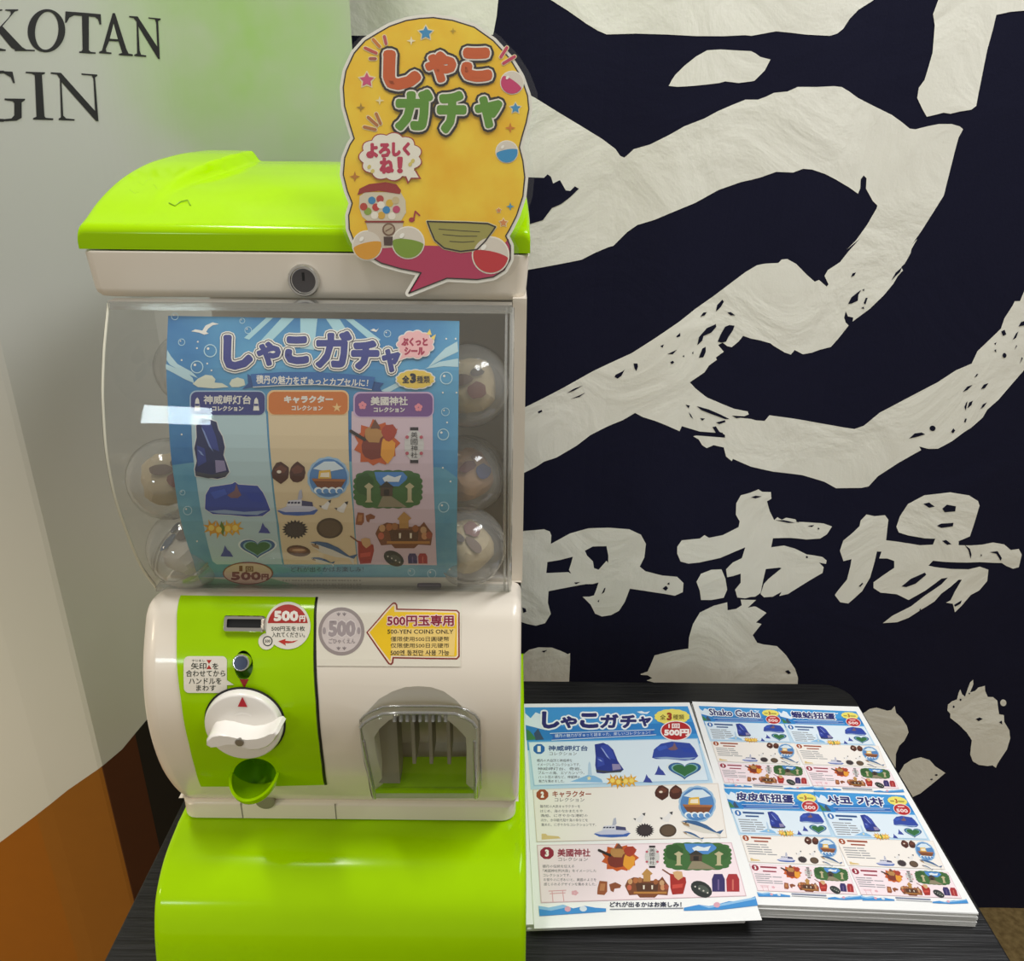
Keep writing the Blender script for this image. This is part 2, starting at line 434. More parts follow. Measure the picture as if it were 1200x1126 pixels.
big = (zA([(-235,950),(-260,760),(-240,560),(-170,420),(-70,350),(60,370),(175,430),(280,495),(380,555),(470,610),(530,655),(550,685),(568,692),(585,678),(610,655),(680,635),(760,595),(830,555),(920,520),(975,490),(1040,462),(1100,438),(1155,438)])
   + zB([(30,438),(65,425),(100,408),(160,402),(205,382),(290,382),(370,378),(405,382),(440,402),(480,430),(560,470),(630,505),(670,535),(705,565),(730,568),(780,555),(830,545),(885,545),(920,555),(935,568),(915,605),(900,660),(880,740),(850,860),(800,940),(750,1020),(712,1075)])
   + zD([(735,0),(710,45),(705,65),(680,110),(665,125),(672,140),(650,165),(630,200),(590,250),(530,310),(455,368),(458,350),(435,345),(425,322),(418,350),(425,372),(438,385),(395,440),(360,480),(310,492),(270,505),(232,510),(195,490),(178,510),(150,500),(100,470),(85,458),(40,445),(0,437)])
   + zC([(1090,425),(1070,450),(1040,475),(1020,470),(1000,455),(980,465),(1005,495),(970,520),(975,530),(940,555),(920,585),(855,628),(880,655),(930,695),(1000,725),(1050,745),(1110,757),(1115,770),(1095,778),(1040,775),(1080,785),(1125,790)])
   + zD([(20,796),(60,800),(82,775),(200,795),(300,815),(400,832),(460,840),(500,825),(570,765),(690,700),(820,630),(900,575),(965,545),(990,490),(1040,440),(1090,390),(1105,345),(1140,290),(1150,270),(1172,270),(1185,240),(1195,215),(1240,190),(1240,520),(1150,620),(1080,700),(1030,745),(1010,780),(960,825),(930,845),(880,885),(820,920),(780,922),(740,912),(748,928),(650,985),(560,1045),(520,1090),(490,1097),(380,1102),(330,1075),(230,1045),(100,1025),(0,1000)])
   + zC([(1045,965),(1040,975),(1015,955),(1005,915),(960,905),(930,918),(910,905),(895,880),(870,865),(885,862),(955,868),(1005,872),(1000,850),(965,850),(900,845),(820,820),(810,842),(750,815),(700,795),(650,780),(615,762),(560,795),(500,820),(420,860),(360,905),(270,955),(215,972),(180,995),(130,1020),(20,1070),(-120,1110),(-230,1080),(-270,1000),(-230,920),(-120,860),(20,790),(130,735),(220,690),(300,650),(430,580),(600,500),(700,435),(810,360),(880,305),(960,250),(1040,190),(1100,145),(1150,115)])
   + zD([(60,108),(120,105),(135,90),(160,88),(200,110),(250,160),(285,190),(305,183),(340,213),(348,203),(330,165),(345,140),(400,105),(440,55),(490,0)])
   + zB([(430,1100),(470,1060),(520,990),(560,920),(565,905),(545,885),(515,830),(518,785),(505,772),(492,790),(490,830),(480,853),(440,825),(380,790),(330,765),(270,745),(230,742),(185,758),(110,755),(40,780)])
   + zA([(1125,790),(1080,800),(980,835),(880,890),(770,935),(700,965),(625,988),(580,1020),(520,1080)])
   + zC([(500,35),(440,60),(380,90),(300,105),(160,130),(60,150),(-60,150),(-170,90)]))
whitepatch(big)
navypatch(zA([(60,775),(215,780),(230,765),(245,775),(255,805),(285,790),(310,835),(330,838),(350,818),(368,828),(330,865),(290,895),(250,912),(210,965),(60,1010)]))
for l in ([(188,752),(205,745),(208,752),(192,760)], [(315,675),(345,655),(385,642),(350,662)], [(332,700),(370,685),(398,672),(370,692)],
          [(525,605),(530,595),(560,580),(570,572),(555,600),(538,612)], [(608,545),(625,545),(627,558),(620,578),(612,565)], [(725,468),(740,460),(735,475)],
          [(795,425),(812,410),(812,425),(798,430)], [(755,503),(780,492),(798,484),(780,503)], [(768,538),(780,532),(786,540),(775,547)], [(822,512),(830,508),(830,518)],
          [(900,340),(915,322),(930,320),(920,335)], [(970,318),(975,290),(998,266),(1005,275),(990,300)], [(1020,322),(1035,320),(1055,335),(1035,335)],
          [(888,465),(895,430),(930,390),(970,373),(972,385),(950,410),(915,425),(910,445)], [(978,450),(990,420),(1010,385),(1030,377),(1052,380),(1045,400),(1025,430),(1015,450),(995,455)],
          [(895,520),(910,480),(925,472),(925,495),(915,518)], [(865,500),(870,490),(870,505)], [(836,725),(855,730),(850,742)], [(885,732),(940,748),(990,770),(1030,790),(1010,790),(950,768),(905,750)],
          [(850,758),(860,770),(870,788),(858,778)], [(900,785),(922,788),(910,797)], [(955,825),(970,822),(985,845),(1010,860),(1010,872),(975,860)], [(970,805),(1010,795),(1012,803),(985,812)], [(1040,776),(1090,782),(1060,786)]):
    navypatch(zC(l))
for l in ([(448,170),(455,155),(470,150),(462,165)], [(435,290),(450,260),(475,240),(492,228),(480,250),(478,275),(450,288)], [(503,285),(512,262),(520,262),(510,292)], [(622,185),(640,150),(668,125),(660,145),(640,165)],
          [(695,878),(720,855),(750,850),(765,858),(735,868)], ell(797,831,13,12,12), [(875,845),(885,828),(892,838),(884,850)], [(925,670),(945,645),(968,637),(945,660)], [(975,605),(985,590),(992,588),(985,600)],
          [(1003,655),(1015,635),(1035,628),(1020,650)], [(932,735),(940,715),(945,710),(938,750)], [(945,740),(952,715),(968,706),(962,725)], [(1000,742),(1010,722),(1028,712),(1015,732)], [(930,800),(935,785),(942,785),(936,802)],
          [(1090,402),(1105,395),(1112,415),(1098,422)], [(1140,438),(1155,410),(1165,402),(1155,430)], [(1165,380),(1178,360),(1198,355),(1195,375)], ell(1104,507,9,11,10), [(1060,485),(1068,480),(1068,495)], [(1150,482),(1156,462),(1160,465)], [(1172,545),(1182,515),(1186,520)],
          [(1060,455),(1070,450),(1066,462)], [(493,308),(503,300),(505,312)], [(497,228),(506,222),(505,234)]):
    navypatch(zD(l))
# the bold brush characters in the row below
whitepatch(zE([(-60,330),(-40,270),(30,245),(100,235),(130,225),(215,218),(240,228),(247,245),(245,283),(330,240),(410,220),(500,217),(590,222),(640,245),(662,285),(655,345),(635,385),(660,405),(735,425),(800,432),(828,460),(825,500),(790,515),(740,505),(650,490),(592,482),(570,540),(545,580),(510,600),(470,607),(440,595),(420,555),(385,520),(415,520),(435,515),(445,490),(455,458),(430,465),(400,465),(300,480),(235,490),(232,540),(245,590),(220,630),(180,640),(140,632),(40,600),(-30,520)]),
    holes=[zE(h) for h in ([(230,362),(285,355),(342,343),(335,370),(325,400),(335,418),(322,410),(225,410)], [(395,318),(430,300),(490,298),(498,340),(497,372),(490,362),(470,385),(455,402),(435,395),(430,365),(405,340)])])
for l in ([(348,456),(375,455),(355,464)], [(468,508),(480,482),(486,480),(480,500)], [(735,482),(750,470),(760,480),(750,492)], [(755,462),(765,455),(766,466)], [(120,560),(135,565),(138,578),(125,584)], [(205,752),(230,747),(215,758)], [(450,540),(458,532),(456,545)]):
    navypatch(zE(l))
whitepatch(zE([(1060,110),(1080,75),(1120,65),(1160,50)]) + zF([(35,52),(50,62),(90,65),(92,95),(72,105),(85,150),(105,190),(120,178),(140,190),(160,182),(200,190),(215,202),(325,208),(362,220),(340,255),(310,275),(250,280),(180,272),(100,270),(92,310),(150,305),(200,320),(250,345),(320,355),(338,370),(335,385),(305,380),(325,400),(320,425),(280,450),(225,485),(170,520),(130,528),(140,510),(100,530),(60,530),(45,515),(60,470),(80,450),(140,405),(130,402),(68,405),(55,460),(45,510),(20,525),(0,525)])
   + zE([(1100,530),(1065,525),(1055,490),(1080,460),(1080,420),(1045,430),(1020,435),(1015,400),(1045,370),(1085,352),(1100,305),(1060,320),(990,350),(900,370),(850,375),(815,365),(800,330),(800,300),(820,272),(900,265),(920,250),(940,262),(1000,250),(1070,215),(1075,190),(1058,160)]))
whitepatch(zE([(885,455),(905,420),(950,402),(995,400),(1012,440),(1020,490),(1005,525),(950,535),(905,535),(900,495)]))
whitepatch(zE([(640,855),(670,845),(690,800),(700,775),(780,758),(850,748),(852,700),(870,640),(900,590),(960,560),(1020,545),(1022,580),(1060,575),(1085,560),(1080,535),(1150,540),(1112,572),(1140,568)])
   + zF([(25,570),(72,600),(25,640),(50,648),(10,695),(30,730),(60,740),(120,750),(160,790),(200,850),(212,890),(205,1000)]) + zE([(700,1000),(700,895),(665,885),(690,875),(670,862),(640,860)]))
whitepatch(zE([(30,790),(120,770),(150,745),(190,735),(250,738),(290,755),(320,770),(330,766),(330,800),(325,905),(320,1000),(30,1000)]))
for l in ([(0,85),(20,78),(48,82),(20,90)], [(255,220),(285,215),(275,224)], [(205,188),(222,192),(215,204),(205,200)], [(155,860),(170,855),(182,868),(170,873)], [(110,190),(150,192),(200,205),(170,205)], ell(252,357,5,5,8), ell(303,231,4,4,8)):
    navypatch(zF(l))
whitepatch(zF([(480,215),(485,190),(510,163),(545,170),(590,165),(605,185),(595,275),(640,280),(740,293),(795,288),(805,262),(760,262),(690,252),(650,240),(640,215),(655,170),(690,115),(760,75),(870,58),(950,70),(990,95),(997,115),(975,190),(955,250),(905,270),(905,288),(960,290),(1010,288),(1060,280),(1110,290),(1140,315),(1175,310),(1188,335),(1175,390),(1150,397),(1120,385),(1100,372),(1060,370),(1000,365),(940,365),(850,362),(795,358),(775,380),(800,385),(870,392),(950,395),(1000,385),(1040,400),(1035,450),(1000,490),(960,510),(920,555),(890,583),(880,545),(850,540),(870,530),(890,490),(920,440),(905,440),(870,470),(830,500),(800,535),(740,575),(690,610),(640,632),(580,638),(620,605),(700,560),(760,510),(830,460),(858,430),(830,435),(760,490),(690,533),(640,510),(570,505),(540,485),(540,460),(580,430),(630,395),(630,365),(600,355),(565,355),(575,325),(555,325),(545,370),(525,440),(490,500),(430,555),(395,550),(372,520),(385,500),(425,450),(440,390),(445,360),(410,370),(395,325),(410,280),(450,245)]))
for l in ([(755,112),(780,105),(803,122),(780,128)], [(835,130),(855,112),(893,118),(890,140),(845,145)], [(812,205),(830,195),(882,190),(880,205),(830,214)], [(833,270),(850,265),(873,283),(855,287)], [(660,475),(700,440),(760,410),(765,420),(720,460),(680,477)],
          [(475,478),(490,462),(495,466),(482,480)], [(930,285),(955,305),(962,330),(958,348),(948,310)], [(1045,322),(1080,318),(1100,350),(1095,362),(1075,330)], [(1003,330),(1010,332),(1006,342)], [(885,550),(920,530),(915,545),(890,558)], [(735,572),(742,565),(738,582)]):
    navypatch(zF(l))
whitepatch(zG([(665,330),(690,310),(720,300),(730,260),(740,240),(752,270),(770,285),(785,240),(800,200),(818,183),(820,210),(800,260),(830,250),(850,230),(888,220),(890,250),(905,285),(935,285),(960,305),(965,350),(970,385),(998,390),(1000,430),(1030,480),(1035,530),(1015,595),(985,640),(960,680),(950,705),(930,690),(900,695),(850,690),(815,670),(800,630),(805,580),(810,545),(780,500),(730,450),(680,410),(680,385),(662,365)]))
whitepatch(zG(ell(995, 317, 18, 20, 14)))
whitepatch(zG([(60,470),(165,385),(200,360),(240,350),(300,365),(325,360),(345,335),(352,375),(385,405),(415,450),(425,490),(400,540),(370,570),(350,620),(348,700),(330,800),(200,800)]))
whitepatch(zG([(300,800),(365,740),(400,680),(450,650),(500,640),(555,660),(590,700),(652,742),(600,785),(540,830),(500,860),(450,880),(400,950),(300,950)]))
for l in ([(833,418),(855,408),(875,415),(850,430)], [(968,432),(985,422),(988,445)], ell(700,343,6,7,8), ell(742,302,6,7,8), ell(795,265,5,5,8), ell(596,752,9,5,8), ell(567,777,9,4,8)):
    navypatch(zG(l))
whitepatch(zB([(835,-60),(830,0),(808,60),(815,110),(805,230),(785,300),(770,350),(745,385),(738,430),(760,480),(778,513),(820,503),(850,495),(880,500),(920,490),(970,482),(992,465),(1000,420),(1020,320),(1040,220),(1065,130),(1080,65),(1140,52),(1200,47),(1260,47),(1260,-60)]))
clo = cp_.build('noren_curtain', None, 25)
tag(clo, 'navy cotton curtain with huge undyed brush-stroke characters, hanging behind the table', 'curtain')

# ------------------------------------------------------------------ vinyl banner at the left
bplan = smoothline([(-.1555, .874), (-.24, .878), (-.32, .876), (-.355, .864), (-.39, .843), (-.44, .800), (-.484, .7605)], 8)[:-1] + [(-.484, .7605), (-.489, .7588), (-.55, .750), (-.66, .742), (-1.05, .722)]
bs = Extruded(bplan, 'z')
bn = Print(bs, step=.0002)
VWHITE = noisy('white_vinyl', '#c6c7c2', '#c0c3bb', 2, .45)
nt = VWHITE.node_tree; pr = nt.nodes['Principled BSDF']; base_ = pr.inputs['Base Color'].links[0].from_socket     # a soft green patch, broken up by noise, in the upper right
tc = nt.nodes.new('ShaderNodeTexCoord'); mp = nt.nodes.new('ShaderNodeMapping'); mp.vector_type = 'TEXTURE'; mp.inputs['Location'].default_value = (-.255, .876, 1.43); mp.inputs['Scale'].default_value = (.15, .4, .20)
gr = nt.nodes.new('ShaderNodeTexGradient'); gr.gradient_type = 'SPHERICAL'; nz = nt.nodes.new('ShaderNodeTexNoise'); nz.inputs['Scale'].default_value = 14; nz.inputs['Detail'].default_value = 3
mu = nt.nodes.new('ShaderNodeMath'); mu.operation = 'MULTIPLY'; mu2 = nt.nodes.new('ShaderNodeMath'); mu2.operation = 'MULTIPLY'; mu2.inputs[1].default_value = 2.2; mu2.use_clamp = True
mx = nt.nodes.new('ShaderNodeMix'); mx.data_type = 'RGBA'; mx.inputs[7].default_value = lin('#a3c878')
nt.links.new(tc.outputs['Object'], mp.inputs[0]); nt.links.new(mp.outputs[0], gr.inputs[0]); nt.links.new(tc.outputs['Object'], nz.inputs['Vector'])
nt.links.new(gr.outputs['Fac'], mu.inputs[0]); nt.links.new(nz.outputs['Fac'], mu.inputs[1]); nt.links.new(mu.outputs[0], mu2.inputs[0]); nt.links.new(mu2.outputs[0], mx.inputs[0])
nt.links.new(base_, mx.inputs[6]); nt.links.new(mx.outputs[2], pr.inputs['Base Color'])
bn.conv = lambda p: p
L_ = bs.acc[-1]
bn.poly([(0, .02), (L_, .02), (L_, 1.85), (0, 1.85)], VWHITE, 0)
bn.conv = lambda p: bs.dom(*p)
edge = [(-60, 1020), (0, 987), (40, 957), (79, 926), (119, 898), (143, 878), (162, 855), (190, 822), (225, 780), (262, 735)]
seam = bs.dom(119, 898)[0]; s2 = bs.dom(170, 915)[0]; s3 = bs.dom(70, 1050)[0]
ed = [bs.dom(*p) for p in edge]
def band(a, b, mt):            # the brown field below the curved edge, in upright bands that darken past the crease
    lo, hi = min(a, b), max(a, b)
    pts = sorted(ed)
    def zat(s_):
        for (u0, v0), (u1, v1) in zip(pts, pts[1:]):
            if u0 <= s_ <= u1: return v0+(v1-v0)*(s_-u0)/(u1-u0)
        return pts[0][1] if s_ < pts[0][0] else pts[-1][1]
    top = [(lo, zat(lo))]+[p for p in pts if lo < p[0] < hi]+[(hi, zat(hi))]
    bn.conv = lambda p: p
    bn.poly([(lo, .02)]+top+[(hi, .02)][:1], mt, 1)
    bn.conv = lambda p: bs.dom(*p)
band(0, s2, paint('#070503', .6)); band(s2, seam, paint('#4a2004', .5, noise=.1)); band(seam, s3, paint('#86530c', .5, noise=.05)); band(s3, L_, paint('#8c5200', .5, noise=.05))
INK = paint('#1c1c20', .5)
def bl(l): bn.poly(scale_px(l, 3, 0, 0), INK, 2)
bl([(-40,33),(8,33),(8,37),(-6,40),(-6,100),(30,62),(38,48),(36,40),(18,37),(18,33),(64,33),(64,37),(52,40),(20,78),(8,92),(78,166),(92,174),(122,175),(122,180),(52,179),(52,174),(40,168),(-6,112),(-6,168),(10,172),(20,174),(20,179),(-40,179)])
bn.poly(scale_px(ell(163,108,66,76,40,6),3,0,0), INK, 2, holes=[scale_px(ell(164,108,41,67,36,6),3,0,0)])
bl([(230,40),(300,45),(354,50),(356,86),(350,86),(344,68),(334,60),(312,58),(312,176),(318,182),(336,184),(336,189),(278,186),(278,181),(286,180),(290,174),(288,56),(260,54),(244,62),(234,80),(228,80)])
bl([(396,46),(404,46),(444,172),(452,188),(467,191),(467,197),(418,194),(418,189),(430,186),(417,146),(384,144),(372,172),(374,182),(392,185),(392,190),(348,187),(348,182),(358,178)])
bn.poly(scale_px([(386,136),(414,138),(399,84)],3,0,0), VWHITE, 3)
bl([(454,56),(484,58),(553,164),(549,80),(544,68),(522,65),(522,61),(565,65),(565,69),(556,74),(562,207),(556,207),(486,92),(491,178),(496,192),(514,195),(514,200),(472,197),(472,192),(482,188),(480,76),(470,64),(454,61)])
bl([(0,248),(10,250),(44,252),(52,292),(46,292),(38,272),(14,258),(0,258)])
bn.poly(scale_px(ell(10,338,104,90,30,0,88,272),3,0,0)+scale_px(ell(10,338,74,80,30,0,88,272)[::-1],3,0,0), INK, 2)
bl([(0,424),(20,426),(58,424),(76,414),(76,360),(88,352),(88,347),(16,346),(16,352),(44,356),(50,362),(50,405),(40,416),(10,419),(0,418)])
bl([(90,252),(158,254),(158,259),(147,263),(156,408),(160,414),(187,416),(187,422),(116,420),(116,415),(128,410),(122,264),(110,259),(90,257)])
bl([(178,254),(214,256),(334,390),(328,276),(322,266),(286,263),(286,258),(342,262),(342,267),(334,272),(346,426),(338,426),(216,288),(222,406),(232,416),(262,419),(262,424),(206,422),(206,417),(214,412),(210,276),(200,262),(178,259)])
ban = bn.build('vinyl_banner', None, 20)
tag(ban, 'off-white hanging banner with dark serif lettering and a brown lower field, left of the machine', 'banner')

# ================================================================== the capsule machine
def lathe(mb, fr, prof, mt, n=32, a0=0, a1=360):
    rows = []
    full = a1-a0 >= 360; k_ = n if full else n+1
    for r, h in prof:
        rows.append([fr.pos((r*math.cos(R(a0+(a1-a0)*k/n)), r*math.sin(R(a0+(a1-a0)*k/n))), h) for k in range(k_)])
    mb.grid(rows, mt, full)
    if full and prof[-1][0] > 1e-6: mb.cap(rows[-1], mt)
    return mb
def lift(fr, h): return Flat(fr.o+fr.n*h, fr.ex, fr.ey, fr.n)
def xshell(prof, XL, XR, rl, rr, back, mt, holes=(), closed_bottom=True):
    """front skin swept along x with rounded left and right edges, side walls and back; holes = loops in (x,s)"""
    sf = Extruded(prof, 'x'); S = sf.acc[-1]; mb = MB()
    p = Print(sf, conv=lambda q: q); p.extra_cuts = [(0, [XL+rl+.0008, XR-rr-.0008])]; p.poly([(XL+rl, 0), (XR-rr, 0), (XR-rr, S), (XL+rl, S)], mt, 0, holes); p.into(mb)
    sides = []
    for X, r, sg in ((XL, rl, 1), (XR, rr, -1)):
        rows = []
        for k in range(7):
            a = R(90*k/6); rows.append([sf.pos((X+sg*(r-r*math.sin(a)), s_), -r*(1-math.cos(a))) for s_ in sf.acc])
        mb.grid(rows, mt); l = rows[-1]; sides.append(l)
        mb.cap([Vector((X, back, l[0].z))]+l+[Vector((X, back, l[-1].z))], mt)
    t, u = sf.pos((XL, 0)), sf.pos((XL, S))
    mb.add([(XL, back, t.z), (XR, back, t.z), (XR, back, u.z), (XL, back, u.z)], [(0, 1, 2, 3)], mt)
    mb.add([(XL, t.y, t.z), (XR, t.y, t.z), (XR, back, t.z), (XL, back, t.z)], [(0, 1, 2, 3)], mt)
    mb.add([(XL, u.y, u.z), (XR, u.y, u.z), (XR, back, u.z), (XL, back, u.z)], [(0, 1, 2, 3)], mt)
    return sf, mb
def recess(mb, sf, loop, depth, mt, shrink=1.0, mtb=None, inset=0.0):
    """walls from an opening in a swept skin back to a smaller loop, and the end wall"""
    c = Vector((sum(q[0] for q in loop)/len(loop), sum(q[1] for q in loop)/len(loop)))
    a = [sf.pos(q, -inset) for q in loop]; b = []
    n0 = (sf.pos(tuple(c), -1)-sf.pos(tuple(c))).normalized()
    for q in loop:
        v = c+(Vector(q)-c)*shrink; b.append(sf.pos(tuple(v))+n0*depth)
    mb.grid([a, b], mt, True); mb.cap(b, mtb or mt); return b
MX0, MX1 = -.290, .0085
mach = thing('capsule_machine', 'lime-green and white capsule vending machine with clear window, standing on black table', 'capsule machine', (-.14, .66, TZ))
# ---- base
base_prof = smoothline([(.80,.7872),(.66,.7872),(.56,.7871),(.5414,.7865),(.5105,.7805),(.4862,.7644),(.4733,.7408),(.466,.7139),(.4645,.7002)], 7)
bsf, mb = xshell(base_prof, -.293, .0155, .006, .006, .80, LIME); mb.build('base', mach, 35)
# ---- skirt above the base
rows = []
for z, i in ((.7874, .002), (.789, 0), (.8035, 0), (.8065, .002), (.808, .006)):
    rows.append([(x, y, z) for x, y in rrect(-.288+i, .5465+i, .0062-i, .80, .012)])
mb = MB().grid(rows, WHITE, True); mb.cap(rows[0], WHITE); mb.cap(rows[-1], WHITE)
for px in (283, 393):
    d = ray(px, 948); t = (.5463-CAM.y)/d.y; x = d.x*t
    mb.box((x-.0004, .5462, .789), (x+.0004, .5470, .806), paint('#8b867d', .6))
mb.build('skirt', mach, 35)
# ---- lower housing
body_prof = smoothline([(.600,1.000),(.578,1.0045),(.563,1.0065),(.552,1.0025),(.5425,.992),(.524,.958),(.5155,.9165),(.5205,.8685),(.5365,.828),(.5505,.8075)], 6)
BS = Extruded(body_prof, 'x')
def bdom(l): return [BS.dom(*p) for p in l]
chute_l = bdom([(437,936),(431,910),(424,880),(421,850),(430,834),(444,819),(460,810),(475,805),(490,804),(505,805),(520,810),(534,820),(546,833),(559,850),(560,880),(559,910),(558,936)])
cup_l = bdom(ell(299, 905, 25, 18, 28)); well_l = bdom(ell(286, 779, 11, 17, 24))
_, mb = xshell(body_prof, MX0, MX1, .014, .007, .80, WHITE, holes=[chute_l, cup_l, well_l]); mb.build('housing', mach, 35)
CHW = paint('#e6e0d6', .4); CHD = paint('#a09a90', .5)
def about(l, k, c): return [(c[0]+(p[0]-c[0])*k, c[1]+(p[1]-c[1])*k) for p in l]
cb = BS.dom(497, 934); n0 = (BS.pos(cb, -1)-BS.pos(cb)).normalized()
rows = [[BS.pos(q) for q in chute_l], [BS.pos(q, -.004) for q in about(chute_l, .93, cb)], [BS.pos(q, -.009) for q in about(chute_l, .80, cb)], [BS.pos(q)+n0*.048 for q in about(chute_l, .76, cb)]]
mb = MB(); mb.grid(rows, CHW, True); mb.cap(rows[-1], CHW)
for px in (480, 501, 523):                     # ribs standing in the chute
    d = BS.dom(px, 870); p0 = BS.pos(d); mb.box((p0.x-.0014, p0.y+.020, .862), (p0.x+.0014, p0.y+.05, .930), CHD)
d = BS.dom(455, 870); p0 = BS.pos(d); mb.box((p0.x-.016, p0.y+.026, .835), (p0.x+.003, p0.y+.05, .925), CHD)
mb.build('chute', mach, 40)
e0, e1 = BS.pos(BS.dom(439, 934)), BS.pos(BS.dom(556, 934)); up = Vector((0, 0, 1)); k_ = .030
mb = MB(); t_ = [e0+up*.0045-n0*-.002, e1+up*.0045-n0*-.002, e1+n0*k_+up*.0055+Vector((-.008, 0, 0)), e0+n0*k_+up*.0055+Vector((.008, 0, 0))]; u_ = [p-up*.003 for p in t_]
mb.grid([u_, t_], LIME, True); mb.cap(t_, LIME); mb.cap(u_, LIME); mb.build('chute_green_reflection', mach)  # lime slab added for the base's green reflection in the flap
# clear flap that bulges over the chute
FH = .0135
B2 = Extruded([(p[0]+n[0]*FH, p[1]+n[1]*FH) for p, n in zip(BS.p, BS.vn)], 'x')
rim = [B2.dom(*p) for p in [(436,939),(431,915),(425,890),(421,868),(420,854),(425,848),(435,842),(447,837),(470,836),(490,836),(510,836),(534,837),(545,841),(555,847),(560,854),(561,868),(561,890),(562,915),(562,939)]]
cx_, cs_ = sum(p[0] for p in rim)/len(rim), sum(p[1] for p in rim)/len(rim)
def inn(k): return [(cx_+(p[0]-cx_)*k, cs_+(p[1]-cs_)*k) for p in rim]
mb = MB(); rows = [[B2.pos(q, .0008-FH) for q in inn(1.01)], [B2.pos(q, -.006) for q in inn(1.0)], [B2.pos(q, -.0015) for q in inn(.97)], [B2.pos(q) for q in inn(.91)]]
mb.grid(rows, CLEARDARK, True)
fp = Print(B2, conv=lambda q: q); fp.poly(inn(.91), CLEARDARK, 0); fp.into(mb)
flap = mb.build('chute_flap', mach, 50); flap['label'] = 'clear smoky flap over the chute'
EDGE = clear('clear_plastic_edge', (.62, .62, .58), 2.2, .06, 1.6, haze=.18)
mb = MB()
mb.tube([B2.pos(q, -.0005) for q in inn(.925)[:4]], .0012, EDGE); mb.tube([B2.pos(q, -.0005) for q in inn(.925)[-4:]], .0012, EDGE)
mb.tube([B2.pos(q, -.0115) for q in inn(1.01)], .0010, EDGE); mb.tube([B2.pos(q, -.002) for q in inn(.975)[4:15]], .0014, EDGE)
for k in range(9):
    q = B2.dom(462+k*7.5, 842); mb.tube([B2.pos((q[0], q[1]-.003), -.003), B2.pos((q[0], q[1]+.003), -.0005)], .0015, EDGE, 6)
mb.build('rim', flap, 50)
# ---- green control panel
pan = [(212,699),(208,735),(208,775),(213,820),(222,870),(229,898),(236,920),(270,920),(300,920),(340,919),(380,918),(377,895),(374,870),(370,820),(367.5,770),(368,730),(370,701)]
pp = Print(BS, base=.0013); pp.poly(pan, LIME, 0, holes=[ell(299,905,25,18,28), ell(286,779,11,17,24)])
mb = MB(); pp.into(mb); dl = bdom([(a[0]+(b[0]-a[0])*k/10, a[1]+(b[1]-a[1])*k/10) for a, b in zip(pan, pan[1:]+pan[:1]) for k in range(10)]); mb.grid([[BS.pos(q, .00125) for q in dl], [BS.pos(q, -.001) for q in dl]], LIME, True)
panel = mb.build('control_panel', mach, 35)
gap = Print(BS, base=.0006); gap.line([(382,919),(379,895),(376,870),(372,820),(369.3,770),(369.6,730),(371.5,700)], 3.0, BLACK, 0, round_=False); gap.build('panel_gap_shadow', mach)  # black strip painted in for the shadow along the panel's gap
# cup for returned coins
LIMESHADE = paint('#6fb000', .35)  # darker copy of LIME: recess shade put into the colour
mb = MB(); recess(mb, BS, cup_l, .020, LIMESHADE, .8, inset=-.0013); o = BS.frame(299, 903)
def bowl(r, ro):
    rows = []
    for j in range(9):
        ph = R(90*j/8); rows.append([o.pos((r*math.cos(R(180*k/20)), -r*math.sin(ph)*math.sin(R(180*k/20))), .001+ro*math.cos(ph)*math.sin(R(180*k/20))) for k in range(21)])
    return rows
a, b = bowl(.0200, .0265), bowl(.0178, .0240)
mb.grid(a, LIME); mb.grid(b, LIME); mb.grid([a[0], b[0]], LIME); mb.build('coin_return_cup', mach, 45)
# coin slot
fr = BS.frame(288, 731); ps_ = fr.px(1, 288, 731)
mb = MB(); L0 = rrect(-24*ps_, -9.5*ps_, 24*ps_, 9.5*ps_, .002); L1 = rrect(-20*ps_, -4.5*ps_, 20*ps_, 5.5*ps_, .001); L2 = rrect(-20*ps_, -4.5*ps_, 20*ps_, 5.5*ps_, .001)
mb.grid([[fr.pos(q, 0) for q in L0], [fr.pos(q, .0042) for q in L0], [fr.pos(q, .0052) for q in rrect(-23*ps_, -8.5*ps_, 23*ps_, 8.5*ps_, .002)], [fr.pos(q, .0045) for q in L1], [fr.pos(q, .0018) for q in L2]], CHROME, True)
sl = mb.build('coin_slot', mach, 30); sl['label'] = 'chrome coin slot'
MB().cap([fr.pos(q, .0019) for q in L2], BLACK).build('slot_opening', sl)
# return button in its well
mb = MB(); recess(mb, BS, well_l, .010, LIMESHADE, 1.0, inset=-.0013); mb.build('button_well', mach, 40)
fr = BS.frame(285.5, 775); r_ = fr.px(10.5, 285.5, 775)
mb = MB(); lathe(mb, fr, [(r_, -.009), (r_, .005), (r_*.93, .0065), (r_*.80, .0070)], CHROME, 28)
b_ = mb.build('return_button', mach, 35); b_['label'] = 'chrome return button'
lathe(MB(), lift(fr, .0071), [(r_*.78, 0), (r_*.76, .0004)], paint('#1d2440', .15, metal=.3), 28).build('button_face', b_, 35)  # navy reflection put into the colour of the chrome face
